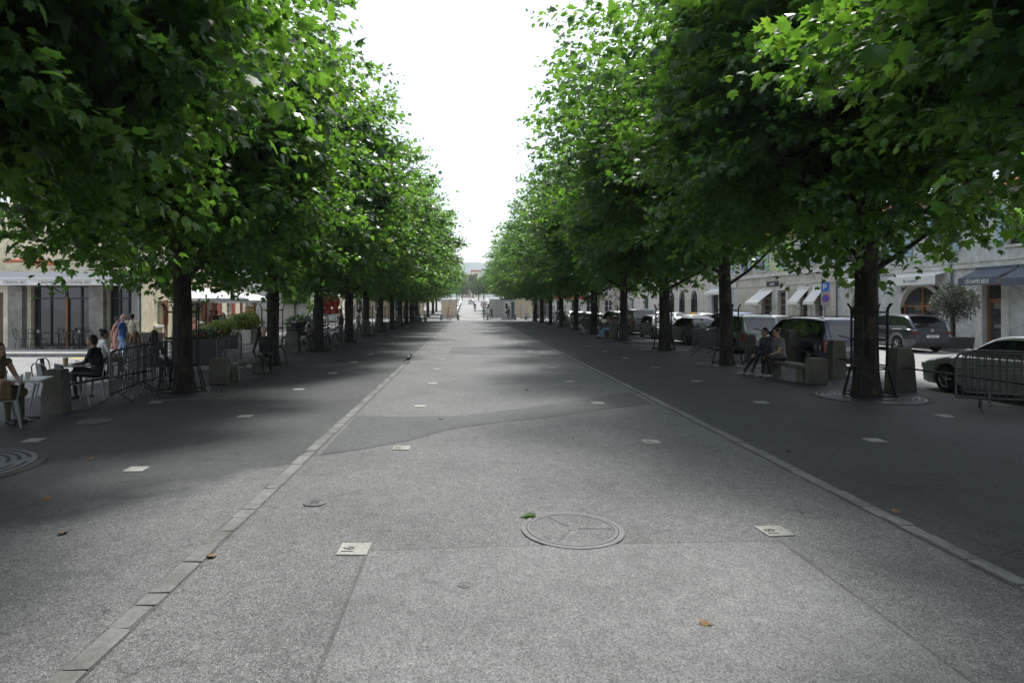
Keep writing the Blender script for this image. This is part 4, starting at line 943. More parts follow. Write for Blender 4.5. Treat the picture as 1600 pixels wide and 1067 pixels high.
    for nm, sa, sb_ in (('windscreen', c2+.06, c3-.05), ('rear_window', c1-.04, c0+.05)):
        mb = MB(); m = 6; vs = []
        for i in range(m):
            s = lerp(sa, sb_, i/(m-1)); ze, we = edge(s)
            vs += [(x*we*.86, s-yo+(.008 if nm[0] == 'w' else -.008), ze+.055-.025*abs(x)**2+.010) for x in (-1, -.5, 0, .5, 1)]
        mb.add(vs, [(5*i+k, 5*i+k+1, 5*i+k+6, 5*i+k+5) for i in range(m-1) for k in range(4)])
        if kind in ('van', 'boxvan', 'hatch', 'suv') and nm == 'rear_window':    # steep tail: a window in the hatch itself
            ze, we = edge(c1); zb = interp(K['belt'], c0)+.02; mb = MB(); vs = []
            for i in range(5):
                v = lerp(.06, .9, i/4); s = lerp(c0, c1, 1-math.cos(min(1, v)*math.pi/2)*1.0) if False else None
                q = math.asin(min(1, v)**(1/.9))/(math.pi/2); s = lerp(c0, c1, q); z, w2 = edge(s)
                vs += [(x*w2*.84, s-yo-.02, z+.05-.02*abs(x)) for x in (-1, -.5, 0, .5, 1)]
            mb.add(vs, [(5*i+k, 5*i+k+1, 5*i+k+6, 5*i+k+5) for i in range(4) for k in range(4)])
        mb.build(nm, 'glass_dark', t)
    # lights, plates, bumpers, mirrors, wheels
    zl = interp(K['belt'], .25)-.14; tall = kind in ('van', 'boxvan')
    for sg in (-1, 1):
        x0, x1 = (hw*.60, hw*.90) if not tall else (hw*.78, hw*.94)
        h0, h1 = (zl-.10, zl-.01) if not tall else (zl-.28, zl+.10)
        MB().box(min(sg*x0, sg*x1), max(sg*x0, sg*x1), -.012-yo, .18-yo, h0, h1).build('tail_light', 'red_tail', t, bevel=.02)
        s = L-.12; z = interp(K['belt'], L-.25)-.10
        MB().box(min(sg*hw*.48, sg*hw*.86), max(sg*hw*.48, sg*hw*.86), L-.30-yo, L-.035-yo, z-.12, z+.03).build('headlight', 'lamp_clear', t, bevel=.03)
        mz = interp(K['belt'], c3-.35)+.06; mb = MB(); mb.ell((sg*(hw+.09), c3-.42-yo, mz+.03), (.10, .06, .07), 10, 7); mb.tube([(sg*hw*.9, c3-.42-yo, mz-.05), (sg*(hw+.05), c3-.42-yo, mz+.0)], .02, 5); mb.build('mirror', P if col != 'black' else 'black_plastic', t, smooth='all')
        for wc in K['wh']:
            w = link('wheel', None, t, (sg*(hw-.115), wc-yo, r), 0 if sg > 0 else math.pi); tp = WP5 if kind in ('suv', 'coupe') else WP
            link('tyre', tp[0], w); link('rim', tp[1], w); link('brake_disc', tp[2], w)
    MB().box(-.26, .26, -.05-yo, -.005-yo, zl-.26 if not tall else .62, zl-.15 if not tall else .73).build('number_plate', 'plate_white', t)
    if full:
        pl = t.children[-1]; zc = (zl-.24 if not tall else .645); l = link('lettering', textmesh(plate, .10, 'text_dark', .002), pl, (0, -.054-yo, zc)); l.rotation_euler = (R(90), 0, 0)
    MB().box(-.26, .26, L-.02-yo, L+.02-yo, .40, .51).build('number_plate', 'plate_white', t)
    MB().box(-hw*.80, hw*.80, -.03-yo, .12-yo, K['gc']+.08, K['gc']+.24).build('rear_bumper', 'black_plastic' if kind in ('suv', 'van', 'boxvan') else P, t, bevel=.02)
    MB().box(-hw*.62, hw*.62, L-.10-yo, L+.015-yo, .24, .38).build('front_grille', 'black_plastic', t)
    if kind == 'suv' and full:
        e = MB(); e.ell((0, -.012-yo, zl+.05), (.085, .012, .065), 12, 8); e.build('badge', 'rim', t, smooth='all')
        mb = MB(); ze, we = edge(c1-.25); mb.box(-we*.8, we*.8, c0+.05-yo, c1-.05-yo, H-.045, H-.02); mb.build('roof_spoiler', P, t)
    if kind in ('van', 'hatch', 'boxvan', 'suv') and full:
        zz = interp(K['belt'], c0)+.08; MB().tube([(.02, c0-.05-yo, zz), (-.34, c0-.02-yo, zz+.10)], .01, 5).build('wiper', 'black_plastic', t)
    if roofrails:
        for sg in (-1, 1):
            mb = MB(); _, we = edge((c1+c2)/2); ss2 = np.linspace(c1+.1, c2-.05, 8); mb.tube([(sg*we*.86, s-yo, edge(s)[0]+.035+(.045 if 0 < i < 7 else 0)) for i, s in enumerate(ss2)], .014, 6); mb.build('roof_rail', 'black_plastic', t)
    if taxi: MB().box(-.2, .2, c2-.25-yo, c2-.1-yo, H+.01, H+.13).build('taxi_sign', 'sign_yellow', t, bevel=.02)
    return t
G1, G2 = 'cars parked along the avenue side', 'cars parked along the shop side'
NX = 12.15; FX = 20.05
def at_rear(x, d, kind): return (x, d+{'coupe': 2.31, 'van': 2.275, 'suv': 2.275, 'hatch': 2.0, 'sedan': 2.25, 'boxvan': 2.2}[kind], -.03)
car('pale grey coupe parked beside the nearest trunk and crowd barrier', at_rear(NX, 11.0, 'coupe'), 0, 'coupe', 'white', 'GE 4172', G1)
car('dark blue people carrier with pale rear window behind the stone bench', at_rear(NX-.12, 19.5, 'van'), 0, 'van', 'navy', 'GE 38 51', G1, roofrails=True)
car('grey green people carrier parked ahead of the dark blue one', at_rear(NX, 25.6, 'van'), 0, 'van', 'sage', 'GE 6019', G1, roofrails=True)
car('black hatchback behind the third trunk of the car park row', at_rear(NX, 31.7, 'hatch'), 0, 'hatch', 'black', 'GE 77', G1)
car('silver hatchback behind the single crowd barrier', at_rear(NX, 37.3, 'hatch'), math.pi, 'hatch', 'silver', 'GE 215', G1)
car('tall grey green van with black rear window among parked cars', at_rear(NX, 42.6, 'boxvan'), 0, 'boxvan', 'sage', 'GE 904', G1)
car('black off-road car parked beyond the tall van', at_rear(NX, 49.0, 'suv'), 0, 'suv', 'black', 'GE', G1, full=False)
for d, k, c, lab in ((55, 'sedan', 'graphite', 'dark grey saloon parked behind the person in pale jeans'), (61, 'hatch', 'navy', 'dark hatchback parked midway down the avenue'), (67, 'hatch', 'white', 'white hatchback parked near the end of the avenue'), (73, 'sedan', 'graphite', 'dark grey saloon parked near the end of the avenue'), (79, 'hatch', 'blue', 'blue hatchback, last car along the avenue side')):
    car(lab, at_rear(NX, d, k), 0, k, c, group=G1, full=False)
car('dark grey SUV with white number plate in front of the arched shop window', at_rear(FX, 26.8, 'suv'), 0, 'suv', 'graphite', 'GE 8742', G2)
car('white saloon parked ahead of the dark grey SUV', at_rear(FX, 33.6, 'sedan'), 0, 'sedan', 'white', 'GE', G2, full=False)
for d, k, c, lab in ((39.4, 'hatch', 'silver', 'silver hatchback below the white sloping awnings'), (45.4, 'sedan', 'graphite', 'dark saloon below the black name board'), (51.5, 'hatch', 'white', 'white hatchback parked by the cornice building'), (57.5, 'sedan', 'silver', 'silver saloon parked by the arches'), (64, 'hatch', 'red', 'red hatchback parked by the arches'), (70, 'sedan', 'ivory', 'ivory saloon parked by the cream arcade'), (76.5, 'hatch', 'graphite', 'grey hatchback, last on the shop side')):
    car(lab, at_rear(FX, d, k), 0, k, c, group=G2, full=False)
car('white taxi with yellow roof sign in the traffic lane', at_rear(15.9, 41.5, 'sedan'), 0, 'sedan', 'ivory', 'GE', None, False, True, name='taxi')
car('blue car with high red tail lights in the traffic lane', at_rear(15.9, 35.5, 'van'), 0, 'van', 'blue', 'GE', None, True, name='moving_car')
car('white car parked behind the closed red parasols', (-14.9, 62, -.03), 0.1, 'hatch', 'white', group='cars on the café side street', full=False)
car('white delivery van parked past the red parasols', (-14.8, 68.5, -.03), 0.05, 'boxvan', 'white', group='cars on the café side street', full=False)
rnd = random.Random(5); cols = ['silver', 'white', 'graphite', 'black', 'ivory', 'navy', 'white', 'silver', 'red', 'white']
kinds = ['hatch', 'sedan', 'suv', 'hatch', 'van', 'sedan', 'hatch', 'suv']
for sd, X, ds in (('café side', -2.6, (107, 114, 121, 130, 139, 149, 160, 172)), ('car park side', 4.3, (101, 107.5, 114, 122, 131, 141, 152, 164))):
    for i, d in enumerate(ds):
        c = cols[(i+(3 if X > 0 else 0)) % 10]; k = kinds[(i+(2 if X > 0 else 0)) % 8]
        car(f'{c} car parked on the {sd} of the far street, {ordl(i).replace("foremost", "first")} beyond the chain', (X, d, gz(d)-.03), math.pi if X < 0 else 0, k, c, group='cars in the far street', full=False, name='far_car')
car('white car driving away down the middle of the far street', (1.0, 176, gz(176)-.03), 0, 'hatch', 'ivory', group='cars in the far street', full=False, name='far_car')
# ------------------------------------------------------------------ street furniture
def bollard_mesh(w, dpt, h, seed, top=.8):
    rs = random.Random(seed); mb = MB(); pr = []
    for k in range(7):
        t = k/6; q = lerp(1, top, t); z = h*t; 
        if k == 6: q *= .86
        pr.append([(sx*w/2*q+rs.uniform(-.012, .012), sy*dpt/2*q+rs.uniform(-.012, .012), z) for sx, sy in ((-1, -1), (-.4, -1.03), (.4, -1.03), (1, -1), (1.03, 0), (1, 1), (.4, 1.03), (-.4, 1.03), (-1, 1), (-1.03, 0))])
    n = 10; mb.add([p for r_ in pr for p in r_], [(i*n+j, i*n+(j+1) % n, (i+1)*n+(j+1) % n, (i+1)*n+j) for i in range(6) for j in range(n)]+[tuple(range(n))[::-1], tuple(range(6*n, 7*n))])
    return mb.mesh('stone_bollard', 'bollard_stone', smooth=True, bevel=.0)
def bollard(px_, py_, wpx, hpx, label, seed, top=.86, grp='stone bollards'):
    x, d = G(px_, py_); w = wpx*.84*d/FPX; h = hpx*d/FPX
    return tag(link('stone_bollard', bollard_mesh(w, w*.9, h, seed, top), None, (x, d+w*.4, 0), random.uniform(-.15, .15)), label, 'bollard', grp), x, d, h
B = {}
for key, a in (('L1', (80, 646, 38, 68, 'thick weathered stone bollard between the two café tables')), ('R1', (1415, 612, 38, 68, 'tapered stone bollard at the nose of the pale grey coupe')), ('R2', (1312, 592, 26, 60, 'stone bollard between nearest trunk and dark people carrier')),
               ('R3', (1240, 572, 24, 56, 'rounded stone bollard behind the woman on the bench')), ('R4', (1175, 565, 17, 42, 'stone bollard left of the seated couple')), ('L2', (455, 551, 26, 33, 'squat stone block right of the second café side guard')), ('L3', (487, 543, 20, 30, 'stone block beside the parked bicycles'))):
    B[key] = bollard(*a, seed=hash(a[4]) % 1000)
def rail(p0, p1, label, r=.02):
    t = tag(MB().tube([p0, p1], r, 8).build('iron_rail', 'iron', None), label, 'rail', 'iron rails between stone bollards'); return t
rail((B['R1'][1], B['R1'][2]+.2, .55), (B['R1'][1]+.25, 8.2, .55), 'iron rail running from bollard past the pale grey coupe')
rail((B['R1'][1]-.05, B['R1'][2]+.4, .55), (B['R2'][1], B['R2'][2]+.2, .55), 'iron rail between the two bollards beside the nearest trunk')
rail((B['R2'][1]-.05, B['R2'][2]+.4, .55), (B['R3'][1], B['R3'][2]+.2, .6), 'iron rail behind the empty end of the bench')
rail((B['R3'][1]-.05, B['R3'][2]+.4, .55), (B['R4'][1], B['R4'][2]+.2, .5), 'iron rail behind the seated couple')
rail((B['L1'][1]+.1, B['L1'][2]+.25, .50), (-7.35, 14.4, .50), 'iron rail from café bollard towards the barrier', .022)
def stone_bench(loc, rz, Lb, label):
    t = thing('stone_bench', label, 'bench', loc, rz, 'stone benches under the trees')
    MB().box(-Lb/2, Lb/2, -.20, .20, .37, .46).build('seat', 'bollard_stone', t, bevel=.02)
    for s in (-1, 1): MB().box(s*Lb*.36-.16, s*Lb*.36+.16, -.17, .17, 0, .368).build('support', 'bollard_stone', t, bevel=.02)
    MB().box(Lb/2+.01, Lb/2+.30, -.23, .23, 0, .68).build('end_block', 'bollard_stone', t, bevel=.05); return t
bx, bd = G(1285, 603); bench_r = stone_bench((bx-.05, bd+1.55, 0), R(-90)+.05, 2.2, 'stone bench with the seated couple beside the dark people carrier')
bx2, bd2 = G(345, 603); stone_bench((bx2-.1, bd2+1.95, 0), R(-90)-.03, 3.0, 'stone bench by the barrier with the old man seated at its end')
bx3, bd3 = G(960, 530); stone_bench((bx3, bd3+1.2, 0), R(-90), 1.9, 'stone bench under the man in pale jeans')
for px_, py_, lab in ((885, 512, 'empty stone bench far along the car park row'), (615, 512, 'empty bench far along the café row'), (596, 517, 'bench frame near the far café side trunks')):
    a, b = G(px_, py_); stone_bench((a, b, 0), R(90), 1.8, lab)
def barrier_proto():
    t = thing('crowd_barrier', 'x', 'barrier', group='steel crowd barriers'); Lb, h = 2.2, 1.08; z0 = .22
    fr = MB(); pts = [(-Lb/2, 0, z0), (-Lb/2, 0, h-.12), (-Lb/2+.04, 0, h-.04), (-Lb/2+.13, 0, h), (Lb/2-.13, 0, h), (Lb/2-.04, 0, h-.04), (Lb/2, 0, h-.12), (Lb/2, 0, z0), (-Lb/2, 0, z0)]
    fr.tube(pts, .021, 8); fr.build('frame', 'galv', t, smooth=True)
    bm_ = MB().tube([(0, 0, z0), (0, 0, h)], .011, 5).mesh('bar', 'galv')
    for i in range(19): link('bar', bm_, t, (-Lb/2+Lb*(i+1)/20, 0, 0))
    MB().tube([(-Lb/2, 0, .78), (Lb/2, 0, .78)], .012, 6).build('cross_rail', 'galv', t)
    fm = MB().tube([(0, -.34, .012), (0, -.28, .03), (0, 0, z0), (0, .28, .03), (0, .34, .012)], .018, 6).mesh('foot', 'galv')
    for s in (-1, 1): link('foot', fm, t, (s*.72, 0, 0), .12*s)
    return t
bp = barrier_proto(); usedb = False
def barrier(x, y, rz, label, sheet_=False):
    global usedb
    if not usedb: t = bp; t.location = (x, y, .004); t.rotation_euler = (0, 0, rz); t['label'] = label; usedb = True
    else: t = copy_thing(bp, (x, y, .004), rz, label)
    if sheet_: MB().box(-.75, .65, -.035, -.026, .3, 1.0).build('cloth_panel', 'planter_dark', t)
    return t
def bar_px(p0, p1, label, sheet_=False):
    (xa, ya), (xb, yb) = G(*p0), G(*p1); barrier((xa+xb)/2, (ya+yb)/2, math.atan2(yb-ya, xb-xa), label, sheet_)
bar_px((176, 632), (222, 612), 'crowd barrier in front of the fair haired seated person'); bar_px((223, 612), (262, 599), 'crowd barrier joined on, ending at the foremost café side trunk')
bar_px((330, 590), (384, 573), 'crowd barrier behind the stone bench with the old man')
bar_px((1532, 640), (1690, 650), 'crowd barrier in front of the pale grey coupe door'); bar_px((1545, 632), (1700, 642), 'second crowd barrier stacked behind the one at the coupe door')
bar_px((975, 543), (1040, 545), 'thin crowd barrier left of the third trunk on the car park side')
bar_px((1042, 545), (1085, 548), 'crowd barrier right of the third trunk on the car park side')
bar_px((1075, 558), (1130, 552), 'cloth covered crowd barrier left of the second trunk', True)
bar_px((905, 517), (930, 522), 'crowd barrier far along the car park row', True)
bar_px((558, 530), (578, 527), 'crowd barrier between the fourth and fifth café side trunks')
bar_px((584, 522), (598, 519), 'cloth covered barrier beside the fifth café side trunk', True)
bar_px((617, 514), (628, 512), 'cloth covered barrier far along the café row', True)
# chain bollards at the end of the avenue
BX = MB().lathe([(.17, 0), (.17, .1), (.15, .12), (.15, .68), (.13, .78), (.07, .84), (.002, .86)], 14, caps=False).mesh('chain_bollard', 'kerb_stone', smooth=True)
cb_ = []
for i, (p, q) in enumerate(((689.5, 500), (716, 500), (762, 500), (790, 499.5), (805, 500))):
    x, d = G(p, q); o = tag(link('chain_bollard', BX, None, (x, d, 0)), f'round topped bollard at the avenue end, {["left of the woman with the bicycle", "at the café side end of the chain", "at the car park side end of the chain", "below the standing man in black", "right of the standing man in black"][i]}', 'bollard', 'bollards closing the avenue'); cb_.append((x, d))
(xa, ya), (xb, yb) = cb_[1], cb_[2]
tag(MB().tube([(lerp(xa, xb, i/12), lerp(ya, yb, i/12), .66-.42*(1-(2*i/12-1)**2)) for i in range(13)], .022, 6).build('barrier_chain', 'iron'), 'sagging chain hung across the far street entrance', 'chain')
# sign post, lamp pole, footpath signs
t = thing('parking_sign', 'blue P parking sign with no stopping disc on a thin pole', 'sign', (21.9, 21.9*FPX/558, .09))
MB().tube([(0, 0, 0), (0, 0, 3.45)], .03, 8).build('pole', 'galv', t); MB().box(-.28, .28, -.06, -.035, 1.95, 3.42).build('board', 'sign_grey', t)
MB().box(-.22, .22, -.075, -.061, 2.80, 3.33).build('parking_panel', 'sign_blue', t)
l = link('lettering', textmesh('P', .5, 'text_white', .003), t, (-.05, -.08, 2.89)); l.rotation_euler = (R(90), 0, 0)
l = link('lettering', textmesh('a', .17, 'text_white', .003), t, (.15, -.08, 2.84)); l.rotation_euler = (R(90), 0, 0)
def disc(r, y, z, mat, nm):
    mb = MB(); n = 24; mb.add([(r*math.cos(2*math.pi*i/n), y, z+r*math.sin(2*math.pi*i/n)) for i in range(n)], [tuple(range(n))]); mb.build(nm, mat, t)
disc(.235, -.066, 2.37, 'sign_red', 'disc_rim'); disc(.185, -.070, 2.37, 'sign_blue', 'disc_face')
mb = MB(); mb.add([(-.16, -.074, 2.24), (-.13, -.074, 2.21), (.16, -.074, 2.50), (.13, -.074, 2.53)], [(0, 1, 2, 3)]); mb.build('disc_bar', 'sign_red', t)
x, d = Xat(218, 25.6), 25.6; t = thing('lamp_pole', 'pale metal pole standing in front of the cinema corner', 'pole', (x, d, .1))
MB().tube([(0, 0, 0), (0, 0, .5), (0, 0, .52), (-.02, 0, 6.2)], [.10, .10, .075, .05], 12).build('shaft', 'white_metal', t, smooth=True); MB().lathe([(.17, 0), (.17, .05), (.1, .09)], 14).build('base', 'white_metal', t); MB().box(-.12, .12, -.55, .12, 6.2, 6.3).build('lamp_head', 'dark_metal', t, bevel=.03)
xs_, ds_ = Xat(398, 40), 40; t = thing('footpath_signpost', 'dark post with small yellow pointed footpath signs', 'sign', (xs_, ds_, 0))
MB().tube([(0, 0, 0), (0, 0, 2.35)], .06, 8).build('post', 'iron', t)
for i, (s, z) in enumerate(((-1, 1.78), (-1, 1.55))):
    mb = MB(); pts = [(0, z), (s*.42, z), (s*.55, z+.09), (s*.42, z+.18), (0, z+.18)]; mb.add([(a, -.08, b) for a, b in pts]+[(a, -.06, b) for a, b in pts], [(0, 1, 2, 3, 4), (9, 8, 7, 6, 5)]+[(k, (k+1) % 5, 5+(k+1) % 5, 5+k) for k in range(5)]); mb.build('arrow_plate', 'sign_yellow', t)
MB().lathe([(.17, 2.05), (.17, 2.35), (.002, 2.36)], 14).build('round_plate', 'sign_yellow', t)
# parasols
def parasol_open(x, y, r, z, label):
    t = thing('parasol', label, 'parasol', (x, y, 0), 0, 'white café parasols'); MB().tube([(0, 0, 0), (0, 0, z+.5)], .035, 8).build('pole', 'galv', t); MB().lathe([(.32, 0), (.32, .06), (.05, .1)], 16).build('base', 'dark_metal', t)
    mb = MB(); n = 8; top = [(0, 0, z+.62)]; rim = [(r*math.cos(2*math.pi*(i+.5)/n), r*math.sin(2*math.pi*(i+.5)/n), z) for i in range(n)]; val = [(a, b, c-.16) for a, b, c in rim]
    mid = [(a*.5, b*.5, z+.36) for a, b, c in rim]
    mb.add(top+mid+rim+val, [(0, 1+i, 1+(i+1) % n) for i in range(n)]+[(1+i, 1+n+i, 1+n+(i+1) % n, 1+(i+1) % n) for i in range(n)]+[(1+n+i, 1+2*n+i, 1+2*n+(i+1) % n, 1+n+(i+1) % n) for i in range(n)]); cn_ = mb.build('canopy', 'parasol_white', t)
    for i in range(n): MB().tube([(0, 0, z+.1), (rim[i][0]*.55, rim[i][1]*.55, z+.30)], .012, 4).build('rib', 'galv', t)
parasol_open(Xat(322, 36), 36, 2.35, 2.42, 'open white parasol over the café terrace in front of the red shutters')
parasol_open(Xat(376, 41), 41, 2.3, 2.35, 'second open white parasol nearer the footpath sign')
def parasol_closed(px_, d, z1, label):
    t = thing('closed_parasol', label, 'parasol', (Xat(px_, d), d, 0), 0, 'closed red parasols'); MB().tube([(0, 0, 0), (0, 0, z1+.1)], .03, 8).build('pole', 'white_metal', t); MB().lathe([(.3, 0), (.3, .08), (.05, .1)], 14).build('base', 'dark_metal', t)
    mb = MB(); n = 14; rows = [(.05, z1), (.22, z1-.35), (.34, z1-.75), (.30, z1-1.05), (.17, z1-1.25), (.24, z1-1.5), (.16, z1-1.75)]
    mb.add([(r_*(1+.22*(-1)**j)*math.cos(2*math.pi*j/n), r_*(1+.22*(-1)**j)*math.sin(2*math.pi*j/n), z) for r_, z in rows for j in range(n)], [(i*n+j, i*n+(j+1) % n, (i+1)*n+(j+1) % n, (i+1)*n+j) for i in range(len(rows)-1) for j in range(n)]); mb.build('folded_canopy', 'parasol_red', t, smooth='all')
for px_, d, lab in ((503, 52, 'closed red parasol half hidden behind the third café side trunk'), (513, 52.5, 'closed red parasol, middle of the three'), (524, 53, 'closed red parasol standing clear, tallest of the three')): parasol_closed(px_, d, 3.1, lab)
# planters and shrubs
def planter(px_, d, w, h, label, mat, n, bh, leaf, seed, pot='planter_dark', flower=False, cat='planter'):
    x = Xat(px_, d); t = foliage_mass('planter', label, cat, ((-w*.7, -w*.5, h*.9), (w*.7, w*.5, h+bh)), n, leaf, mat, (x, d, 0), LV2, LF2, seed, True)
    MB().box(-w/2, w/2, -w*.35, w*.35, 0, h, taper=-.04).build('tub', pot, t, bevel=.015)
    mb = MB(); rs = random.Random(seed)
    for i in range(7): mb.tube([(rs.uniform(-.2, .2)*w, rs.uniform(-.15, .15)*w, h), (rs.uniform(-.5, .5)*w, rs.uniform(-.3, .3)*w, h+bh*.8)], [.015, .006], 4)
    mb.build('stem', 'bark', t)
    if flower:
        mb = MB()
        for i in range(26): mb.ell((rs.uniform(-.6, .6)*w, rs.uniform(-.5, -.1)*w, h+rs.uniform(0, .8)*bh), (.04, .04, .035), 6, 4)
        mb.build('blossom', 'sign_red', t)
planter(344, 29, 1.3, .62, 'dark planter with bright yellow green shrub at the café terrace', 'leaf_bush', 1000, .75, .13, 5)
planter(322, 26, 1.4, .55, 'planter of dark leaves with red blossoms beside the barrier', 'leaf_flower', 1100, .5, .12, 6, flower=True)
planter(378, 33, 1.2, .75, 'grey planter with pale bushy shrub near the footpath sign', 'leaf_bush', 1200, .9, .14, 7, 'hoarding_grey')
planter(392, 37, 1.0, .75, 'round planter with yellow shrub behind the old man', 'leaf_bush', 900, .8, .14, 8)
planter(468, 46, 1.6, .5, 'low planter hedge behind the bicycles', 'leaf_flower', 1200, .9, .15, 10)
ox, od = 21.9, 21.9*FPX/(1490-VX)
t = foliage_mass('potted_olive_tree', 'potted olive tree beside the blue lettered awning', 'tree', ((-.92, -.8, 1.2), (.92, .8, 2.95)), 5200, .13, 'leaf_olive', (ox, od, .09), np.array([(0, 0, 0), (.16, .5, 0), (0, 1, 0), (-.16, .5, 0)]), np.array([(0, 1, 2), (0, 2, 3)]), 31, True, part='crown')
mb = MB(); mb.tube([(0, 0, .4), (.04, .02, 1.0), (-.03, 0, 1.6), (.05, 0, 2.4)], [.07, .055, .05, .02], 8)
for i in range(7): mb.tube([(0, 0, 1.4+i*.1), (.6*math.cos(i*2.2), .6*math.sin(i*2.2), 2.2+i*.12)], [.025, .008], 5)
mb.build('trunk', 'bark', t); MB().box(-.55, .55, -.42, .42, 0, .52, taper=-.05).build('tub', 'planter_dark', t, bevel=.02)
# fallen leaves
lm = leaves_mesh('fallen_leaf', np.array([[0, -.09, .02]]), np.array([[0., 1, .1]]), np.array([[.2, 0, 1.]]), np.array([.2]), np.array([.3]), 'dry_leaf'); lg = lm.copy(); lg.materials.clear(); lg.materials.append(MAT['leaf_plane'])
for i, (p, q, lab) in enumerate(((1103, 976, 'curled brown leaf lying alone on the resurfaced patch'), (826, 807, 'green fallen leaf at the manhole rim'), (823, 610, 'brown leaf in the middle of the avenue'), (476, 708, 'dry leaf on the western granite strip'), (98, 834, 'brown leaf on the coarse paving near the frame edge'), (73, 780, 'small brown leaf in the café side shade'), (1151, 606, 'tan leaf under the seated couple'), (1003, 580, 'pale leaf beside the eastern granite strip'), (140, 718, 'dry leaf beside the round tree grate'), (1400, 800, 'leaf fragment on the eastern granite strip'), (1232, 705, 'tiny leaf in the car park side shade'), (690, 655, 'small leaf at the edge of the repair band'), (330, 870, 'dry leaf left of the granite strip in the foreground'), (905, 560, 'small leaf far along the centre of the avenue'), (560, 600, 'leaf on the café side shade by the pigeon'))):
    x, d = G(p, q); o = link('fallen_leaf', lg if i == 1 else lm, None, (x, d, .014), random.uniform(0, 6)); o.rotation_euler = (random.uniform(-.3, .3), random.uniform(-.3, .3), random.uniform(0, 6)); tag(o, lab, 'leaf', 'fallen leaves on the paving'); o.scale = (.42,)*3 if i != 1 else (.75,)*3
# ------------------------------------------------------------------ people
def skinmat(n, c): simple(n, c, .55, var=.06)
for n, c in (('skin_light', (.50, .30, .21)), ('skin_tan', (.36, .20, .13)), ('hair_brown', (.045, .026, .015)), ('hair_black', (.012, .010, .009)), ('hair_grey', (.34, .33, .31)), ('hair_blond', (.24, .15, .07)),
             ('cloth_black', (.012, .012, .014)), ('cloth_navy', (.022, .03, .055)), ('cloth_blue', (.045, .13, .36)), ('cloth_jeans', (.13, .20, .34)), ('cloth_paleblue', (.25, .38, .62)), ('cloth_pink', (.62, .30, .25)), ('cloth_cream', (.68, .62, .45)),
             ('cloth_white', (.70, .70, .68)), ('cloth_grey', (.13, .135, .14)), ('cloth_olive', (.10, .075, .035)), ('cloth_check', (.16, .15, .14)), ('cloth_teal', (.06, .14, .18)), ('cloth_maroon', (.07, .02, .02)), ('shoe_dark', (.02, .018, .016)), ('shoe_light', (.5, .48, .45)), ('eye', (.01, .01, .01)), ('lips', (.32, .12, .10))):
    skinmat(n, c)
def V3(*a): return np.array(a, float)
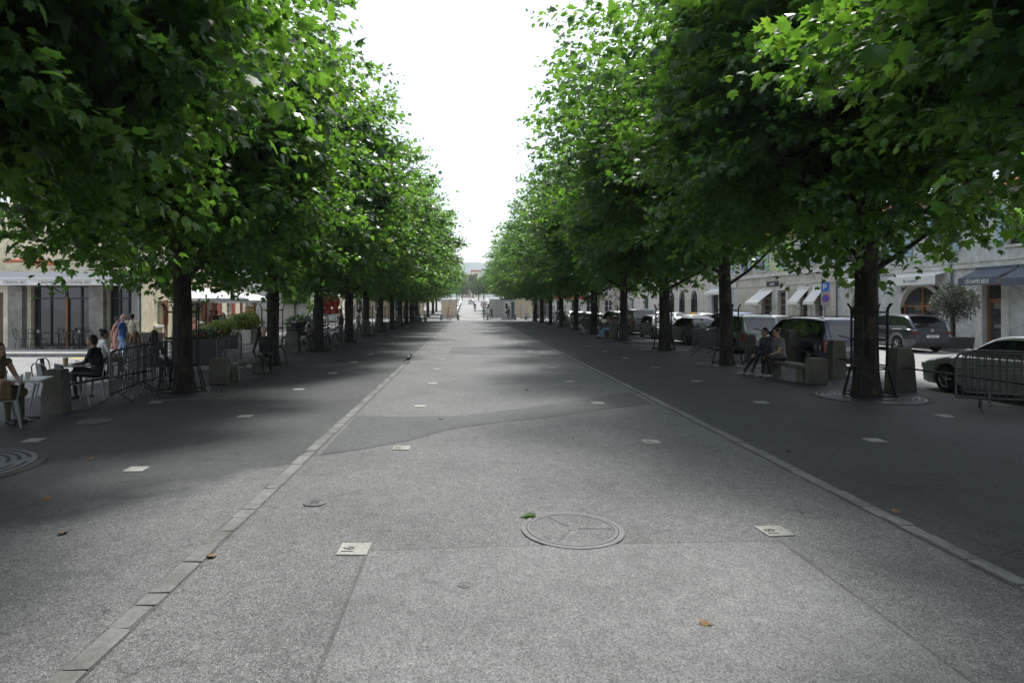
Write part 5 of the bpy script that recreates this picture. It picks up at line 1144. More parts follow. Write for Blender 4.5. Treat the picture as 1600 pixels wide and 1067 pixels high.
def person(label, loc, rz, pose='stand', top='cloth_black', leg='cloth_navy', skin='skin_light', hair='hair_brown', shoes='shoe_dark', longhair=False, bald=False, bun=False, sleeves='long', skirt=None, lean=0., hands=None, stride=.0, voxel=.013, seat=.46, legs_=None, scale=1., look=0., cross=False, beard=False, bare_legs=False, drop=None):
    """local: facing +y, right hand +x, feet on z=0; a body grown as one skin from tapered limbs"""
    J = {}
    if pose == 'sit':
        hz = seat+.09; J['pel'] = V3(0, 0, hz); J['hip'] = [V3(s*.095, .02, hz-.01) for s in (-1, 1)]
        J['knee'] = [V3(s*(.12), .47, hz+.005) for s in (-1, 1)]; J['ank'] = [V3(s*.12, .44+.04*s, .085) for s in (-1, 1)]
        if legs_ == 'out': J['ank'] = [V3(s*.10, .70+.06*s, .085) for s in (-1, 1)]; J['knee'] = [V3(s*.10, .46, hz+.01) for s in (-1, 1)]
        if cross: J['knee'][1] = V3(.04, .46, hz+.10); J['ank'][1] = V3(-.12, .66, .26)
    else:
        hz = .92; J['pel'] = V3(0, 0, hz); J['hip'] = [V3(s*.095, 0, hz-.03) for s in (-1, 1)]
        J['knee'] = [V3(s*.10, .02+s*stride*.5+.02, .50) for s in (-1, 1)]; J['ank'] = [V3(s*.10, s*stride*.95-.02, .085+(.07*stride/.3 if s < 0 else 0)) for s in (-1, 1)]
    up = V3(0, math.sin(lean), math.cos(lean)); fw = V3(0, math.cos(lean), -math.sin(lean))
    J['wst'] = J['pel']+up*.17; J['chest'] = J['pel']+up*.36; J['nck'] = J['pel']+up*.535; hd = J['pel']+up*.62+V3(0, .035, .03)
    J['sh'] = [J['pel']+up*.49+V3(s*.185, 0, 0) for s in (-1, 1)]
    h = hands or {}
    if pose == 'sit': el = [J['sh'][i]+V3(s*.05, .08, -.27) for i, s in enumerate((-1, 1))]; wr = [J['knee'][i]*.75+J['hip'][i]*.25+V3(s*.01, 0, .10) for i, s in enumerate((-1, 1))]
    else: el = [J['sh'][i]+V3(s*.06, -.02-s*stride*.35, -.28) for i, s in enumerate((-1, 1))]; wr = [el[i]+V3(-s*.01, .09-s*stride*.5, -.24) for i, s in enumerate((-1, 1))]
    for k, i in (('L', 0), ('R', 1)):
        if k in h: wr[i] = V3(*h[k]); mid = (J['sh'][i]+wr[i])/2; el[i] = mid+V3((-1, 1)[i]*.08, -.06, -.10)
    cap = []; E = []
    def C(a, b, r0, r1, reg): cap.append((a, b, r0, r1, reg))
    C(J['pel'], J['wst'], .135, .125, 'top'); C(J['wst'], J['chest'], .125, .15, 'top'); C(J['chest'], J['pel']+up*.46, .15, .11, 'top'); C(J['sh'][0], J['sh'][1], .068, .068, 'top')
    E.append((J['pel']+V3(0, -.01, -.02), (.175, .135, .11), 'leg')); C(J['nck']-up*.03, hd-V3(0, .02, .03), .058, .055, 'skin')
    rl = math.sin(look); cl = math.cos(look)
    def HR(x, y, z): return hd+V3(x*cl+y*rl, -x*rl+y*cl, z)
    E += [(HR(0, 0, .07), (.078, .096, .105), 'skin'), (HR(0, .035, .0), (.055, .062, .065), 'skin'), (HR(0, .075, -.035), (.028, .024, .022), 'skin'), (HR(0, .100, .045), (.013, .022, .022), 'skin'), (HR(0, .088, .085), (.05, .016, .012), 'skin')]
    for s in (-1, 1): E.append((HR(s*.08, -.005, .05), (.012, .022, .03), 'skin')); C(J['hip'][(s+1)//2], J['knee'][(s+1)//2], .088, .062, 'leg')
    for i, s in enumerate((-1, 1)):
        a, k = J['ank'][i], J['knee'][i]; cf = k*.65+a*.35+V3(0, -.015, 0); lreg = 'skin' if bare_legs else 'leg'
        C(k, cf, .060, .056, lreg); C(cf, a, .054, .038, lreg); C(a-V3(0, .03, .03), a+V3(0, .13, -.045), .042, .034, 'shoe'); C(a+V3(0, .10, -.048), a+V3(s*.01, .17, -.052), .036, .03, 'shoe')
        sh, e, w = J['sh'][i], el[i], wr[i]; mid = sh*.45+e*.55
        C(sh, mid, .056, .05, 'top'); C(mid, e, .048, .040, 'skin' if sleeves == 'short' else 'top'); C(e, w, .040, .028, 'skin' if sleeves in ('short', 'none') else 'top')
        if sleeves == 'none': cap[-3] = (sh, mid, .052, .046, 'skin'); cap[-2] = (mid, e, .045, .038, 'skin')
        d = (w-e)/np.linalg.norm(w-e); sd = np.cross(d, V3(0, 0, 1)); sd = sd/(np.linalg.norm(sd)+1e-6); nn = np.cross(sd, d)
        pc = w+d*.045; C(w, pc, .026, .034, 'skin')
        for f, (off, ln) in enumerate(((-.030, .070), (-.010, .082), (.010, .078), (.030, .06))):
            b0 = pc+sd*off+d*.03; b1 = b0+d*ln*.55-nn*.012; b2 = b1+d*ln*.35-nn*.035; C(b0, b1, .0115, .0105, 'skin'); C(b1, b2, .0105, .009, 'skin')
        th = -s; C(w+d*.02+sd*th*.02, w+d*.055+sd*th*.052-nn*.01, .014, .012, 'skin'); C(w+d*.055+sd*th*.052-nn*.01, w+d*.09+sd*th*.055-nn*.025, .012, .010, 'skin')
    if skirt:
        n = 6
        for i in range(n):
            a = 2*math.pi*i/n
            if pose == 'sit': C(J['pel']+V3(.08*math.cos(a), .05, .02), J['pel']+V3(.15*math.cos(a), .44, -.03+.05*math.sin(a)), .10, .09, 'skirt')
            else: C(J['pel']+V3(.06*math.cos(a), .05*math.sin(a), .06), J['pel']+V3(.15*math.cos(a), .16*math.sin(a), -skirt), .10, .055, 'skirt')
    mb = MB()
    for a, b, r0, r1, reg in cap:
        L_ = np.linalg.norm(b-a); t_ = (b-a)/max(L_, 1e-6); pts = []; rr = []
        for q in (-.95, -.6, 0): pts.append(a+t_*r0*q); rr.append(r0*math.sqrt(1-q*q))
        for q in (0, .6, .95): pts.append(b+t_*r1*q); rr.append(r1*math.sqrt(1-q*q))
        mb.tube(pts, rr, 10)
    for c, r, reg in E: mb.ell(c, r, 12, 8)
    me = bpy.data.meshes.new('tmp'); me.from_pydata([tuple(float(x) for x in v) for v in mb.v], [], mb.f); o = bpy.data.objects.new('tmp', me); COL.objects.link(o)
    bm = bmesh.new(); bm.from_mesh(me); bmesh.ops.recalc_face_normals(bm, faces=bm.faces); bm.to_mesh(me); bm.free()
    md = o.modifiers.new('r', 'REMESH'); md.mode = 'VOXEL'; md.voxel_size = voxel; m2 = o.modifiers.new('s', 'SMOOTH'); m2.factor = .5; m2.iterations = 2
    body = bpy.data.meshes.new_from_object(o.evaluated_get(bpy.context.evaluated_depsgraph_get())); bpy.data.objects.remove(o); body.name = 'person'
    nf = len(body.polygons); ce = np.zeros(nf*3); body.polygons.foreach_get('center', ce); ce = ce.reshape(-1, 3)
    regs = ['top', 'leg', 'skin', 'shoe', 'skirt']; best = np.full(nf, 1e9); mi = np.zeros(nf, int)
    for a, b, r0, r1, reg in cap:
        ab = b-a; t_ = np.clip(((ce-a)@ab)/max(ab@ab, 1e-9), 0, 1); dd_ = np.linalg.norm(ce-a-t_[:, None]*ab, axis=1)-(r0+(r1-r0)*t_); k = dd_ < best; best[k] = dd_[k]; mi[k] = regs.index(reg)
    for c, r, reg in E:
        q = (ce-c)/np.array(r); dd_ = (np.linalg.norm(q, axis=1)-1)*min(r); k = dd_ < best; best[k] = dd_[k]; mi[k] = regs.index(reg)
    for s in (-1, 1):
        p = HR(s*.032, .092, .07); mi[np.linalg.norm((ce-p)/np.array([1, 1, .7]), axis=1) < .014] = 5
    mi[(np.linalg.norm((ce-HR(0, .095, -.005))/np.array([1.6, 1, .55]), axis=1) < .015)] = 6
    if drop is not None: pass
    body.materials.clear()
    for m_ in (top, leg, skin, shoes, leg if skirt is None else (top if isinstance(skirt, float) and leg == skin else leg), 'eye', 'lips'): body.materials.append(MAT[m_])
    body.polygons.foreach_set('material_index', mi.astype(np.int32)); body.polygons.foreach_set('use_smooth', np.ones(nf, bool))
    po = tag(link('person', body, None, loc, rz, (scale,)*3), label, 'person')
    hb = MB(); rot = Matrix.Rotation(-look, 3, 'Z')
    if not bald:
        hb.ell(HR(0, -.016, .092), (.088, .098, .100), 16, 10, rot=rot); hb.ell(HR(0, -.05, .05), (.078, .06, .085), 12, 8, rot=rot)
        if longhair:
            for s in (-1, 0, 1): hb.tube([HR(s*.055, -.03, .10), HR(s*.085, -.045, .0), HR(s*.095, -.05, -.10), HR(s*.07, -.05, -.19)], [.04, .05, .05, .02], 8)
        if bun: hb.ell(HR(0, -.09, .15), (.05, .05, .045), 10, 7)
        # trim what would cover the face
    else: hb.ell(HR(0, -.045, .03), (.084, .062, .05), 14, 8, rot=rot)
    if beard: hb.ell(HR(0, .055, -.02), (.052, .05, .045), 12, 8, rot=rot)
    keep = []
    for f in hb.f:
        c = sum((Vector(hb.v[i]) for i in f), Vector())/len(f)-Vector(HR(0, 0, .0)); y_ = c.y*cl+c.x*rl
        keep.append(not (y_ > .045 and c.z < .115 and not beard))
    hb.m = [m_ for m_, k in zip(hb.m, keep) if k]; hb.f = [f for f, k in zip(hb.f, keep) if k]
    hb.build('hair', hair, po, smooth='all'); return po
PI = math.pi
SEAT_R = .47
# café tables side
person('person in an olive dress with long hair seated at the frame edge', (-8.12, 10.65, 0), -PI/2-.3, 'sit', 'cloth_olive', 'cloth_olive', 'skin_light', 'hair_brown', longhair=True, sleeves='none', skirt=.3, hands={'R': (.12, .42, .74), 'L': (-.1, .45, .74)}, lean=.12)
person('person in black seated at café table looking down at a phone', (-8.0, 13.45, 0), PI/2+.15, 'sit', 'cloth_black', 'cloth_black', 'skin_tan', 'hair_black', hands={'R': (.08, .42, .76), 'L': (-.08, .42, .76)}, lean=.16, cross=True)
person('person with fair brown hair seated behind the barrier, nearer the cinema door', (Xat(211, 15.3), 15.3, 0), .3, 'sit', 'cloth_grey', 'cloth_navy', 'skin_light', 'hair_blond', longhair=True)
person('person with dark brown hair seated behind the barrier beside the trunk', (Xat(240, 15.8), 15.8, 0), -.2, 'sit', 'cloth_black', 'cloth_navy', 'skin_light', 'hair_brown', longhair=True)
person('person in white with tied dark hair seated beyond the person in black', (Xat(161, 16.6), 16.6, 0), -.8, 'sit', 'cloth_white', 'cloth_black', 'skin_tan', 'hair_black', bun=True)
person('bald bearded person in blue polo shirt and pale jeans walking past the cinema', (Xat(191, 21.6), 21.6, -.03), -PI/2+.25, 'stand', 'cloth_blue', 'cloth_paleblue', 'skin_light', 'hair_grey', 'shoe_light', bald=True, beard=True, sleeves='short', stride=.26)
person('person in a pink dress walking behind the bald man', (Xat(182, 22.6), 22.6, -.03), -PI/2+.2, 'stand', 'cloth_pink', 'skin_light', 'skin_light', 'hair_black', sleeves='short', skirt=.36, stride=.2, bare_legs=True, scale=.93)
person('person in a cream top and black trousers walking away by the pole', (Xat(206, 23.2), 23.2, -.03), .5, 'stand', 'cloth_cream', 'cloth_black', 'skin_light', 'hair_black', stride=.2)
person('old person in dark coat with grey hair seated on the bench end', (bx2+.02, bd2+3.15, 0), PI+.55, 'sit', 'cloth_black', 'cloth_black', 'skin_light', 'hair_grey', hands={'L': (-.24, .12, .46), 'R': (.24, .12, .46)}, lean=.12)
person('person in dark maroon standing at the café terrace', (Xat(330, 34.3), 34.3, 0), PI-.8, 'stand', 'cloth_maroon', 'cloth_black', 'skin_tan', 'hair_black', voxel=.018)
person('person in black standing before the red door', (Xat(338, 34.9), 34.9, 0), .2, 'stand', 'cloth_black', 'cloth_black', 'skin_light', 'hair_brown', voxel=.018)
person('person with long dark hair in a blue jacket at the terrace', (Xat(349, 33.8), 33.8, 0), PI+.1, 'stand', 'cloth_teal', 'cloth_black', 'skin_light', 'hair_black', longhair=True, voxel=.018, scale=.94)
person('fair person in pink seated at the terrace under the parasol', (Xat(304, 31.5), 31.5, 0), PI-.4, 'sit', 'cloth_pink', 'cloth_white', 'skin_light', 'hair_blond', longhair=True, voxel=.018)
person('person in white shirt with rucksack walking between café side trunks', (Xat(560, 43), 43, 0), -PI/2, 'stand', 'cloth_white', 'cloth_grey', 'skin_tan', 'hair_black', sleeves='short', stride=.24, voxel=.018)
person('person in black standing between the far café side trunks', (Xat(590, 50), 50, 0), -1.2, 'stand', 'cloth_black', 'cloth_black', 'skin_light', 'hair_brown', voxel=.02)
person('dark clothed person by the bicycles near the third trunk', (Xat(533, 37), 37, 0), 2., 'stand', 'cloth_black', 'cloth_navy', 'skin_light', 'hair_black', voxel=.018)
# bench on the car park side
bo = bench_r.location; 
person('person in dark blue shirt seated on the bench, farther of the couple', (bo.x, bo.y+1.0, 0), PI/2+.1, 'sit', 'cloth_navy', 'cloth_black', 'skin_tan', 'hair_black', 'shoe_light', seat=SEAT_R, lean=.24, legs_='out', hands={'L': (-.06, .44, .60), 'R': (.08, .46, .60)})
person('person in checked top seated on the bench, nearer of the couple', (bo.x+.02, bo.y+.42, 0), PI/2+.05, 'sit', 'cloth_check', 'cloth_black', 'skin_light', 'hair_brown', 'shoe_light', seat=SEAT_R, lean=.16, sleeves='short', hands={'L': (-.05, .42, .60), 'R': (.26, .02, .50)}, bun=True)
person('person in pale jeans and dark top seated farther along the car park row', (bx3+.05, bd3+1.3, 0), PI/2+.1, 'sit', 'cloth_grey', 'cloth_paleblue', 'skin_tan', 'hair_black', seat=SEAT_R, legs_='out', lean=.1, voxel=.016)
person('person in red seen between trunks by the far shopfront', (Xat(906, 70), 70, 0), 2.5, 'stand', 'cloth_pink', 'cloth_jeans', 'skin_light', 'hair_brown', voxel=.022)
# far end
person('person in black standing in front of the poster kiosk', (Xat(794.5, 88.6), 88.6, 0), PI, 'stand', 'cloth_black', 'cloth_black', 'skin_tan', 'hair_black', voxel=.022, scale=1.02)
person('person in pale pink walking with a white bicycle at the avenue end', (Xat(700.5, 88), 88, 0), -PI/2, 'stand', 'cloth_pink', 'skin_light', 'skin_light', 'hair_brown', sleeves='short', stride=.2, voxel=.022, skirt=.3, bare_legs=True)
for i, (p, d) in enumerate(((756, 88.8), (760.5, 89.5), (768, 89))): person(f'{["grey clothed", "white shirted", "black clothed"][i]} person in the group at the far end of the chain', (Xat(p, d), d, gz(d)), [.3, 2.8, -1.][i], 'stand', ['cloth_grey', 'cloth_white', 'cloth_black'][i], ['cloth_grey', 'cloth_grey', 'cloth_black'][i], 'skin_tan', 'hair_black', stride=.1, voxel=.022)
person('distant person walking in the far street', (Xat(742, 118), 118, gz(118)), 0, 'stand', 'cloth_navy', 'cloth_black', 'skin_tan', 'hair_black', stride=.2, voxel=.025)
# ------------------------------------------------------------------ café furniture
def metal_chair():
    t = thing('metal_chair', 'x', 'chair', group='metal café chairs by the bollard')
    MB().box(-.19, .19, -.18, .18, .44, .465).build('seat', 'white_metal', t, bevel=.008)
    for sx in (-1, 1):
        for sy in (-1, 1):
            mb = MB(); a = Vector((sx*.17, sy*.16, .44)); b = Vector((sx*.225, sy*.225, 0)); mb.tube([a, b], [.032, .016], 6); mb.build('leg', 'white_metal', t)
    mb = MB(); mb.tube([(-.19, -.17, .45), (-.20, -.20, .62), (-.19, -.225, .78), (-.12, -.24, .845), (.12, -.24, .845), (.19, -.225, .78), (.20, -.20, .62), (.19, -.17, .45)], .013, 7); mb.build('back_hoop', 'white_metal', t, smooth=True)
    mb = MB(); mb.add([(-.06, -.18, .465), (.06, -.18, .465), (.065, -.236, .84), (-.065, -.236, .84), (-.06, -.186, .465), (.06, -.186, .465), (.065, -.242, .84), (-.065, -.242, .84)], [(0, 1, 2, 3), (7, 6, 5, 4), (0, 3, 7, 4), (1, 5, 6, 2)]); mb.build('back_splat', 'white_metal', t)
    return t
mc = metal_chair(); mc.location = (-8.15, 10.65, 0); mc.rotation_euler = (0, 0, -PI/2-.3); mc['label'] = 'metal chair under the person in olive'
for x, y, r_, lab in ((-7.62, 10.2, 2.2, 'metal chair with brown bag in front of the nearer café table'), (-8.02, 13.45, PI/2+.15, 'metal chair under the person in black'), (-8.5, 12.6, -.3, 'metal chair with hooped back rising behind the bollard'), (-7.85, 12.35, -.7, 'dark backed metal chair right of the bollard'), (-9.1, 13.6, -1.6, 'pale metal chair across the farther café table'),
                      (Xat(211, 15.3), 15.3, .3, 'metal chair under the fair haired seated person'), (Xat(240, 15.8), 15.8, -.2, 'metal chair under the brown haired seated person'), (Xat(161, 16.6), 16.6, -.8, 'metal chair under the person in white'), (-6.35, 16.6, .4, 'white metal chair right of the foremost guard'), (Xat(304, 31.5), 31.5, PI-.4, 'metal chair under the fair person at the terrace')):
    copy_thing(mc, (x, y, 0), r_, lab)
MB().box(-.2, .2, -.27, -.247, .5, .86).build('cushion_back', 'planter_dark', [o for o in bpy.data.objects if o.get('label') == 'dark backed metal chair right of the bollard'][0])
def table(x, y, label, r=.36, h=.73, mat='white_paint', grp='café tables'):
    t = thing('cafe_table', label, 'table', (x, y, 0), .3, grp); MB().box(-r, r, -r, r, h-.03, h).build('table_top', mat, t, bevel=.01); MB().tube([(0, 0, .03), (0, 0, h-.03)], .03, 8).build('column', 'dark_metal', t)
    for i in range(4): MB().tube([(0, 0, .05), (.28*math.cos(i*PI/2+.78), .28*math.sin(i*PI/2+.78), .015)], .018, 6).build('foot', 'dark_metal', t)
    return t
table(-7.78, 10.85, 'white topped café table left of the thick bollard'); table(-8.45, 13.55, 'café table with drinks in front of the person in black', mat='white_metal'); table(Xat(226, 16.4), 16.4, 'café table before the two seated people behind the barrier')
table(Xat(310, 32.4), 32.4, 'terrace table under the white parasol', mat='wood_brown')
def cup(x, y, z, label, r=.04, h=.13, mat='paper', foam='coffee_foam'):
    t = thing('cup', label, 'cup', (x, y, z)); MB().lathe([(r*.75, 0), (r, h), (r*.92, h), (r*.7, .01)], 14, caps=False).build('beaker', mat, t, smooth=True); MB().lathe([(r*.9, h-.015), (.001, h-.01)], 14, caps=False).build('drink', foam, t)
cup(-8.62, 13.3, .731, 'tall iced coffee cup on the farther café table', .055, .16, 'coffee_foam'); cup(-8.3, 13.4, .731, 'small metal cup beside the phone user', .035, .08, 'galv', 'hair_brown'); cup(-7.65, 10.8, .731, 'paper cup on the white café table', .045, .12)
t = tag(MB().box(-.035, .035, -.07, .07, 0, .009).build('phone', 'black_plastic', None, (-8.50, 13.50, .80), .3, bevel=.004), 'dark phone held over the café table', 'phone')
t = thing('handbag', 'brown leather bag slung on the chair beside the bollard', 'bag', (-7.6, 10.19, .468), 2.2)
MB().box(-.19, .19, -.10, .08, 0, .30, taper=.025).build('pouch', 'leather', t, bevel=.03); MB().tube([(-.13, -.01, .28), (-.1, -.02, .42), (0, -.03, .46), (.1, -.02, .42), (.13, -.01, .28)], .012, 6).build('strap', 'leather', t)
# black wire chairs and tables in front of the cinema
def wire_chair():
    t = thing('wire_chair', 'x', 'chair', group='black wire chairs on the cinema pavement')
    MB().lathe([(.2, .44), (.2, .455), (.001, .46)], 18).build('seat', 'iron', t)
    for a in (.6, 2.5, 3.8, 5.6): MB().tube([(.16*math.cos(a), .16*math.sin(a), .44), (.21*math.cos(a), .21*math.sin(a), 0)], .011, 5).build('leg', 'iron', t)
    mb = MB(); mb.tube([(-.18, -.1, .45), (-.2, -.2, .7), (-.15, -.24, .85), (0, -.25, .9), (.15, -.24, .85), (.2, -.2, .7), (.18, -.1, .45)], .011, 6); mb.tube([(-.09, -.18, .45), (-.09, -.245, .86)], .007, 5); mb.tube([(.09, -.18, .45), (.09, -.245, .86)], .007, 5); mb.build('backrest', 'iron', t); return t
wc = wire_chair(); k = 0
for p, r_, lab in ((32, -1.4, 'black wire chair at the end of the row beside the left pillar'), (52, .2, 'second black wire chair from the left pillar'), (68, -.3, 'third black wire chair from the left pillar'), (100, .1, 'fourth black wire chair from the left pillar'), (118, 2.9, 'fifth black wire chair from the left pillar'), (138, .3, 'black wire chair beside the right pillar')):
    x = Xat(p, 27.3)
    if k == 0: wc.location = (x, 27.3, .1); wc.rotation_euler = (0, 0, r_); wc['label'] = lab
    else: copy_thing(wc, (x, 27.2+.1*(k % 2), .1), r_, lab)
    k += 1
for p, lab in ((60, 'dark café table outside the cinema by the left window'), (92, 'dark café table outside the cinema, middle one'), (124, 'dark café table outside the cinema by the right pillar')):
    t = table(Xat(p, 27.6), 27.6, lab, .33, .72, 'dark_metal', 'dark tables on the cinema pavement'); t.location.z = .1
cup(Xat(60, 27.5), 27.5, .821, 'white napkin pot on the dark table by the left window', .05, .12); cup(Xat(124, 27.5), 27.5, .821, 'white pot on the dark table by the right pillar', .045, .10)
t = thing('planter_box', 'black planter box beside the pale pole', 'planter', (Xat(231, 26.6), 26.6, .1)); MB().box(-.55, .55, -.25, .25, 0, .75).build('tub', 'planter_dark', t, bevel=.02); MB().box(-.5, .5, -.2, .2, .752, .78).build('soil', 'wood_brown', t)
t = thing('orange_crate', 'orange crate on the ledge below the shuttered window', 'crate', (Xat(249, 27.6), 27.6, .1)); MB().box(-.45, .45, -.2, .2, 0, .42).build('ledge', 'white_stone', t); MB().box(-.22, .22, -.14, .14, .425, .72).build('bin', 'wood_orange', t, bevel=.01)
t = thing('menu_board', 'dark chalkboard panel behind the foremost guard', 'board', (Xat(312, 19.5), 19.5, 0), .1); MB().box(-.75, .75, 0, .03, .12, .95).build('panel', 'planter_dark', t); 
for s in (-1, 1): MB().box(s*.7-.03, s*.7+.03, .035, .3, 0, .9).build('leg', 'wood_brown', t)
# ------------------------------------------------------------------ bicycles and scooters
def bicycle(col):
    t = thing('bicycle', 'x', 'bicycle', group='bicycles locked under the trees'); r = .335
    def wheel(x):
        w = link('wheel', None, t, (x, 0, r)); mb = MB(); n = 26
        mb.tube([(r*math.cos(2*PI*i/n), 0, r*math.sin(2*PI*i/n)) for i in range(n+1)], .019, 6, caps=False); mb.build('tyre', 'rubber', w)
        mb = MB()
        for i in range(14): a = 2*PI*i/14; mb.tube([(0, .02*(-1)**i, 0), (r*.95*math.cos(a), 0, r*.95*math.sin(a))], .0025, 3)
        mb.tube([(0, -.05, 0), (0, .05, 0)], .02, 8); mb.build('spokes', 'galv', w)
    wheel(-.52); wheel(.52); mb = MB(); B_, S_, H_ = (-.08, 0, .29), (-.22, 0, .78), (.36, 0, .82)
    for a, b in ((B_, S_), (S_, H_), (B_, (.38, 0, .72)), (B_, (-.52, 0, .335)), (S_, (-.52, 0, .335)), ((.34, 0, .9), (.40, 0, .62)), ((.40, 0, .62), (.52, 0, .335))): mb.tube([a, b], .017, 7)
    mb.build('frame', col, t); mb = MB(); mb.tube([(-.22, 0, .78), (-.25, 0, .93)], .014, 6); mb.build('seat_post', 'galv', t)
    mb = MB(); mb.ell((-.26, 0, .95), (.14, .07, .035), 12, 7); mb.build('saddle', 'rubber', t, smooth='all')
    mb = MB(); mb.tube([(.30, -.28, 1.0), (.38, -.2, 1.02), (.35, 0, .96), (.38, .2, 1.02), (.30, .28, 1.0)], .013, 6); mb.tube([(.34, 0, .88), (.35, 0, .97)], .014, 6); mb.build('handlebar', 'dark_metal', t)
    mb = MB(); mb.lathe([(.09, -.008), (.09, .008)], 18); mb.v = [(x-.08, z, y+.29) for x, y, z in mb.v]; mb.tube([(-.08, .03, .29), (.06, .04, .22)], .01, 5); mb.tube([(-.08, -.03, .29), (-.22, -.05, .36)], .01, 5); mb.build('crank', 'dark_metal', t)
    mb = MB(); mb.tube([(-.85, 0, .45), (-.80, 0, .60), (-.62, 0, .70), (-.4, 0, .66)], .022, 5); mb.build('mudguard', 'black_plastic', t)
    return t
bk = bicycle('dark_metal'); firstb = True
for px_, py_, r_, lab in ((518, 542, 1.2, 'dark bicycle right of the third café side trunk'), (531, 541, 1.35, 'dark bicycle leaning nearest the fourth café side trunk'), (478, 547, 1.0, 'dark bicycle between the stone blocks'), (468, 549, .7, 'bicycle against the squat stone block'), (507, 545, 1.5, 'bicycle close behind the third café side trunk'), (708, 499.5, 0., 'white bicycle wheeled by the person in pale pink'), (778, 499, .1, 'bicycle beside the group at the far end'), (812, 499, .3, 'bicycle right of the man in black'), (820, 499, -.2, 'second bicycle right of the man in black'), (648, 503, .4, 'bicycle by the far café side trunks'), (836, 503, .2, 'bicycle by the far car park trunks')):
    x, d = G(px_, py_)
    if firstb: bk.location = (x, d, 0); bk.rotation_euler = (0, 0, r_); bk['label'] = lab; firstb = False
    else: copy_thing(bk, (x, d, gz(d)), r_, lab)
def scooter(px_, py_, rz, label, col='paint_black', top_case=False):
    x, d = G(px_, py_); t = thing('motor_scooter', label, 'scooter', (x, d, 0), rz, 'scooters parked under the trees')
    for xx in (-.6, .6):
        w = link('wheel', None, t, (xx, 0, .24)); mb = MB(); mb.tube([(.19*math.cos(2*PI*i/20), 0, .19*math.sin(2*PI*i/20)) for i in range(21)], .055, 8, caps=False); mb.build('tyre', 'rubber', w); mb = MB(); mb.lathe([(.15, -.04), (.15, .04)], 16); mb.v = [(a, c, b) for a, b, c in mb.v]; mb.build('rim', 'rim', w)
    mb = MB(); sec = [(-.85, .12, .62, .72), (-.6, .17, .42, .80), (-.3, .19, .28, .78), (-.05, .18, .26, .62), (.12, .16, .26, .36), (.32, .16, .26, .36), (.42, .2, .30, .75), (.52, .17, .45, .95), (.56, .1, .7, 1.0)]; n = 8; vs = []
    for xx, w_, z0, z1 in sec: vs += [(xx, w_*math.cos(2*PI*i/n), (z0+z1)/2+(z1-z0)/2*math.sin(2*PI*i/n)) for i in range(n)]
    mb.add(vs, [(i*n+j, i*n+(j+1) % n, (i+1)*n+(j+1) % n, (i+1)*n+j) for i in range(len(sec)-1) for j in range(n)]+[tuple(range(n)), tuple(range((len(sec)-1)*n, len(sec)*n))]); mb.build('body', col, t, smooth='all')
    mb = MB(); mb.ell((-.38, 0, .82), (.38, .15, .06), 14, 8); mb.build('seat', 'rubber', t, smooth='all'); MB().tube([(.50, 0, .95), (.66, 0, .24)], .035, 7).build('fork', 'galv', t)
    MB().tube([(.42, -.34, 1.06), (.5, -.15, 1.06), (.5, .15, 1.06), (.42, .34, 1.06)], .016, 6).build('handlebar', 'rubber', t); mb = MB(); mb.ell((.6, 0, .98), (.06, .09, .07), 10, 7); mb.build('headlight', 'lamp_clear', t)
    mb = MB(); mb.add([(.55, -.16, 1.05), (.55, .16, 1.05), (.42, .14, 1.42), (.42, -.14, 1.42)], [(0, 1, 2, 3)]); mb.build('windshield', 'glass_pale', t)
    if top_case: MB().box(-1.05, -.7, -.2, .2, .82, 1.12).build('top_case', col, t, bevel=.05)
for a in ((474, 532, 1.3, 'black scooter with top case behind the squat stone block', 'paint_black', True), (650, 504, .4, 'dark scooter near the far café side trunks', 'paint_graphite'), (658, 502.5, .5, 'silver scooter at the far end of the café row', 'paint_silver'), (775, 498.5, .2, 'dark motor scooter by the far hoarding', 'paint_black'), (828, 500, .3, 'pale scooter by the tan hoarding', 'paint_ivory'), (842, 501, .2, 'dark scooter by the far car park trunks', 'paint_black')): scooter(*a)
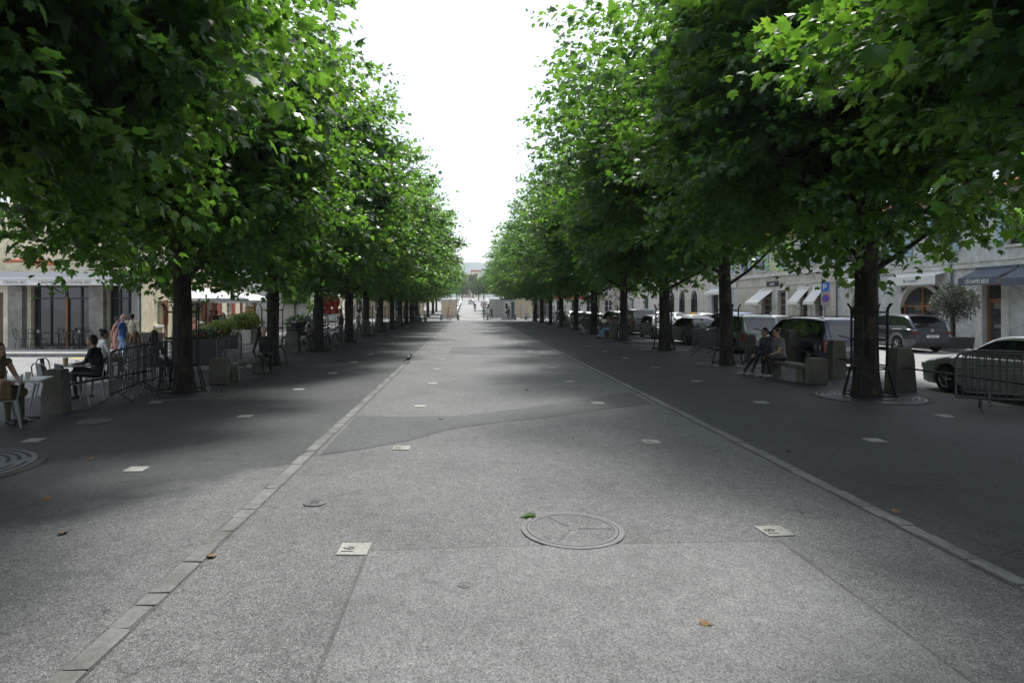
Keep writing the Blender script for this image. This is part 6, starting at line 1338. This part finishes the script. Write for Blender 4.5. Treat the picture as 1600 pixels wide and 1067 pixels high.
# ------------------------------------------------------------------ pigeon on the strip
x, d = G(638, 567); pg = MB(); pg.ell((0, 0, .12), (.062, .125, .062), 14, 10, rot=Matrix.Rotation(.35, 3, 'X')); pg.ell((0, .11, .20), (.034, .036, .034), 10, 8); pg.tube([(0, .06, .145), (0, .095, .18)], [.045, .03], 10); pg.tube([(0, -.08, .085), (0, -.21, .045)], [.035, .018], 8); pg.tube([(0, .14, .20), (0, .168, .192)], [.009, .003], 6)
for s in (-1, 1): pg.tube([(s*.022, .0, .075), (s*.022, .01, .0)], .006, 5); pg.tube([(s*.022, .01, .006), (s*.022, .05, .004)], .005, 4)
me = bpy.data.meshes.new('tmp'); me.from_pydata([tuple(v) for v in pg.v], [], pg.f); o = bpy.data.objects.new('tmp', me); COL.objects.link(o); bm = bmesh.new(); bm.from_mesh(me); bmesh.ops.recalc_face_normals(bm, faces=bm.faces); bm.to_mesh(me); bm.free(); md = o.modifiers.new('r', 'REMESH'); md.mode = 'VOXEL'; md.voxel_size = .005
pm = bpy.data.meshes.new_from_object(o.evaluated_get(bpy.context.evaluated_depsgraph_get())); bpy.data.objects.remove(o); simple('pigeon', (.035, .037, .045), .6, var=.4, scale=12.); pm.materials.clear(); pm.materials.append(MAT['pigeon']); pm.polygons.foreach_set('use_smooth', [True]*len(pm.polygons))
po = tag(link('pigeon', pm, None, (x, d, .02), -.6, (1.25,)*3), 'dark pigeon standing on the western granite strip', 'pigeon'); 
# ------------------------------------------------------------------ summer haze
hm = bpy.data.materials.new('haze'); hm.use_nodes = True; hn = hm.node_tree; hn.nodes.clear()
pv = hn.nodes.new('ShaderNodeVolumePrincipled'); pv.inputs['Color'].default_value = (.86, .92, 1, 1); pv.inputs['Density'].default_value = .0003; pv.inputs['Anisotropy'].default_value = .3
ho_ = hn.nodes.new('ShaderNodeOutputMaterial'); hn.links.new(pv.outputs[0], ho_.inputs['Volume']); MAT['haze'] = hm
hz_ = MB().box(-3050, 3050, -450, 4050, -1.3, 190).build('haze', 'haze'); tag(hz_, 'thin pale summer haze over the far street and hill', 'haze', kind='stuff')
S.cycles.volume_bounces = 0; S.cycles.volume_step_rate = 5; S.cycles.volume_max_steps = 64
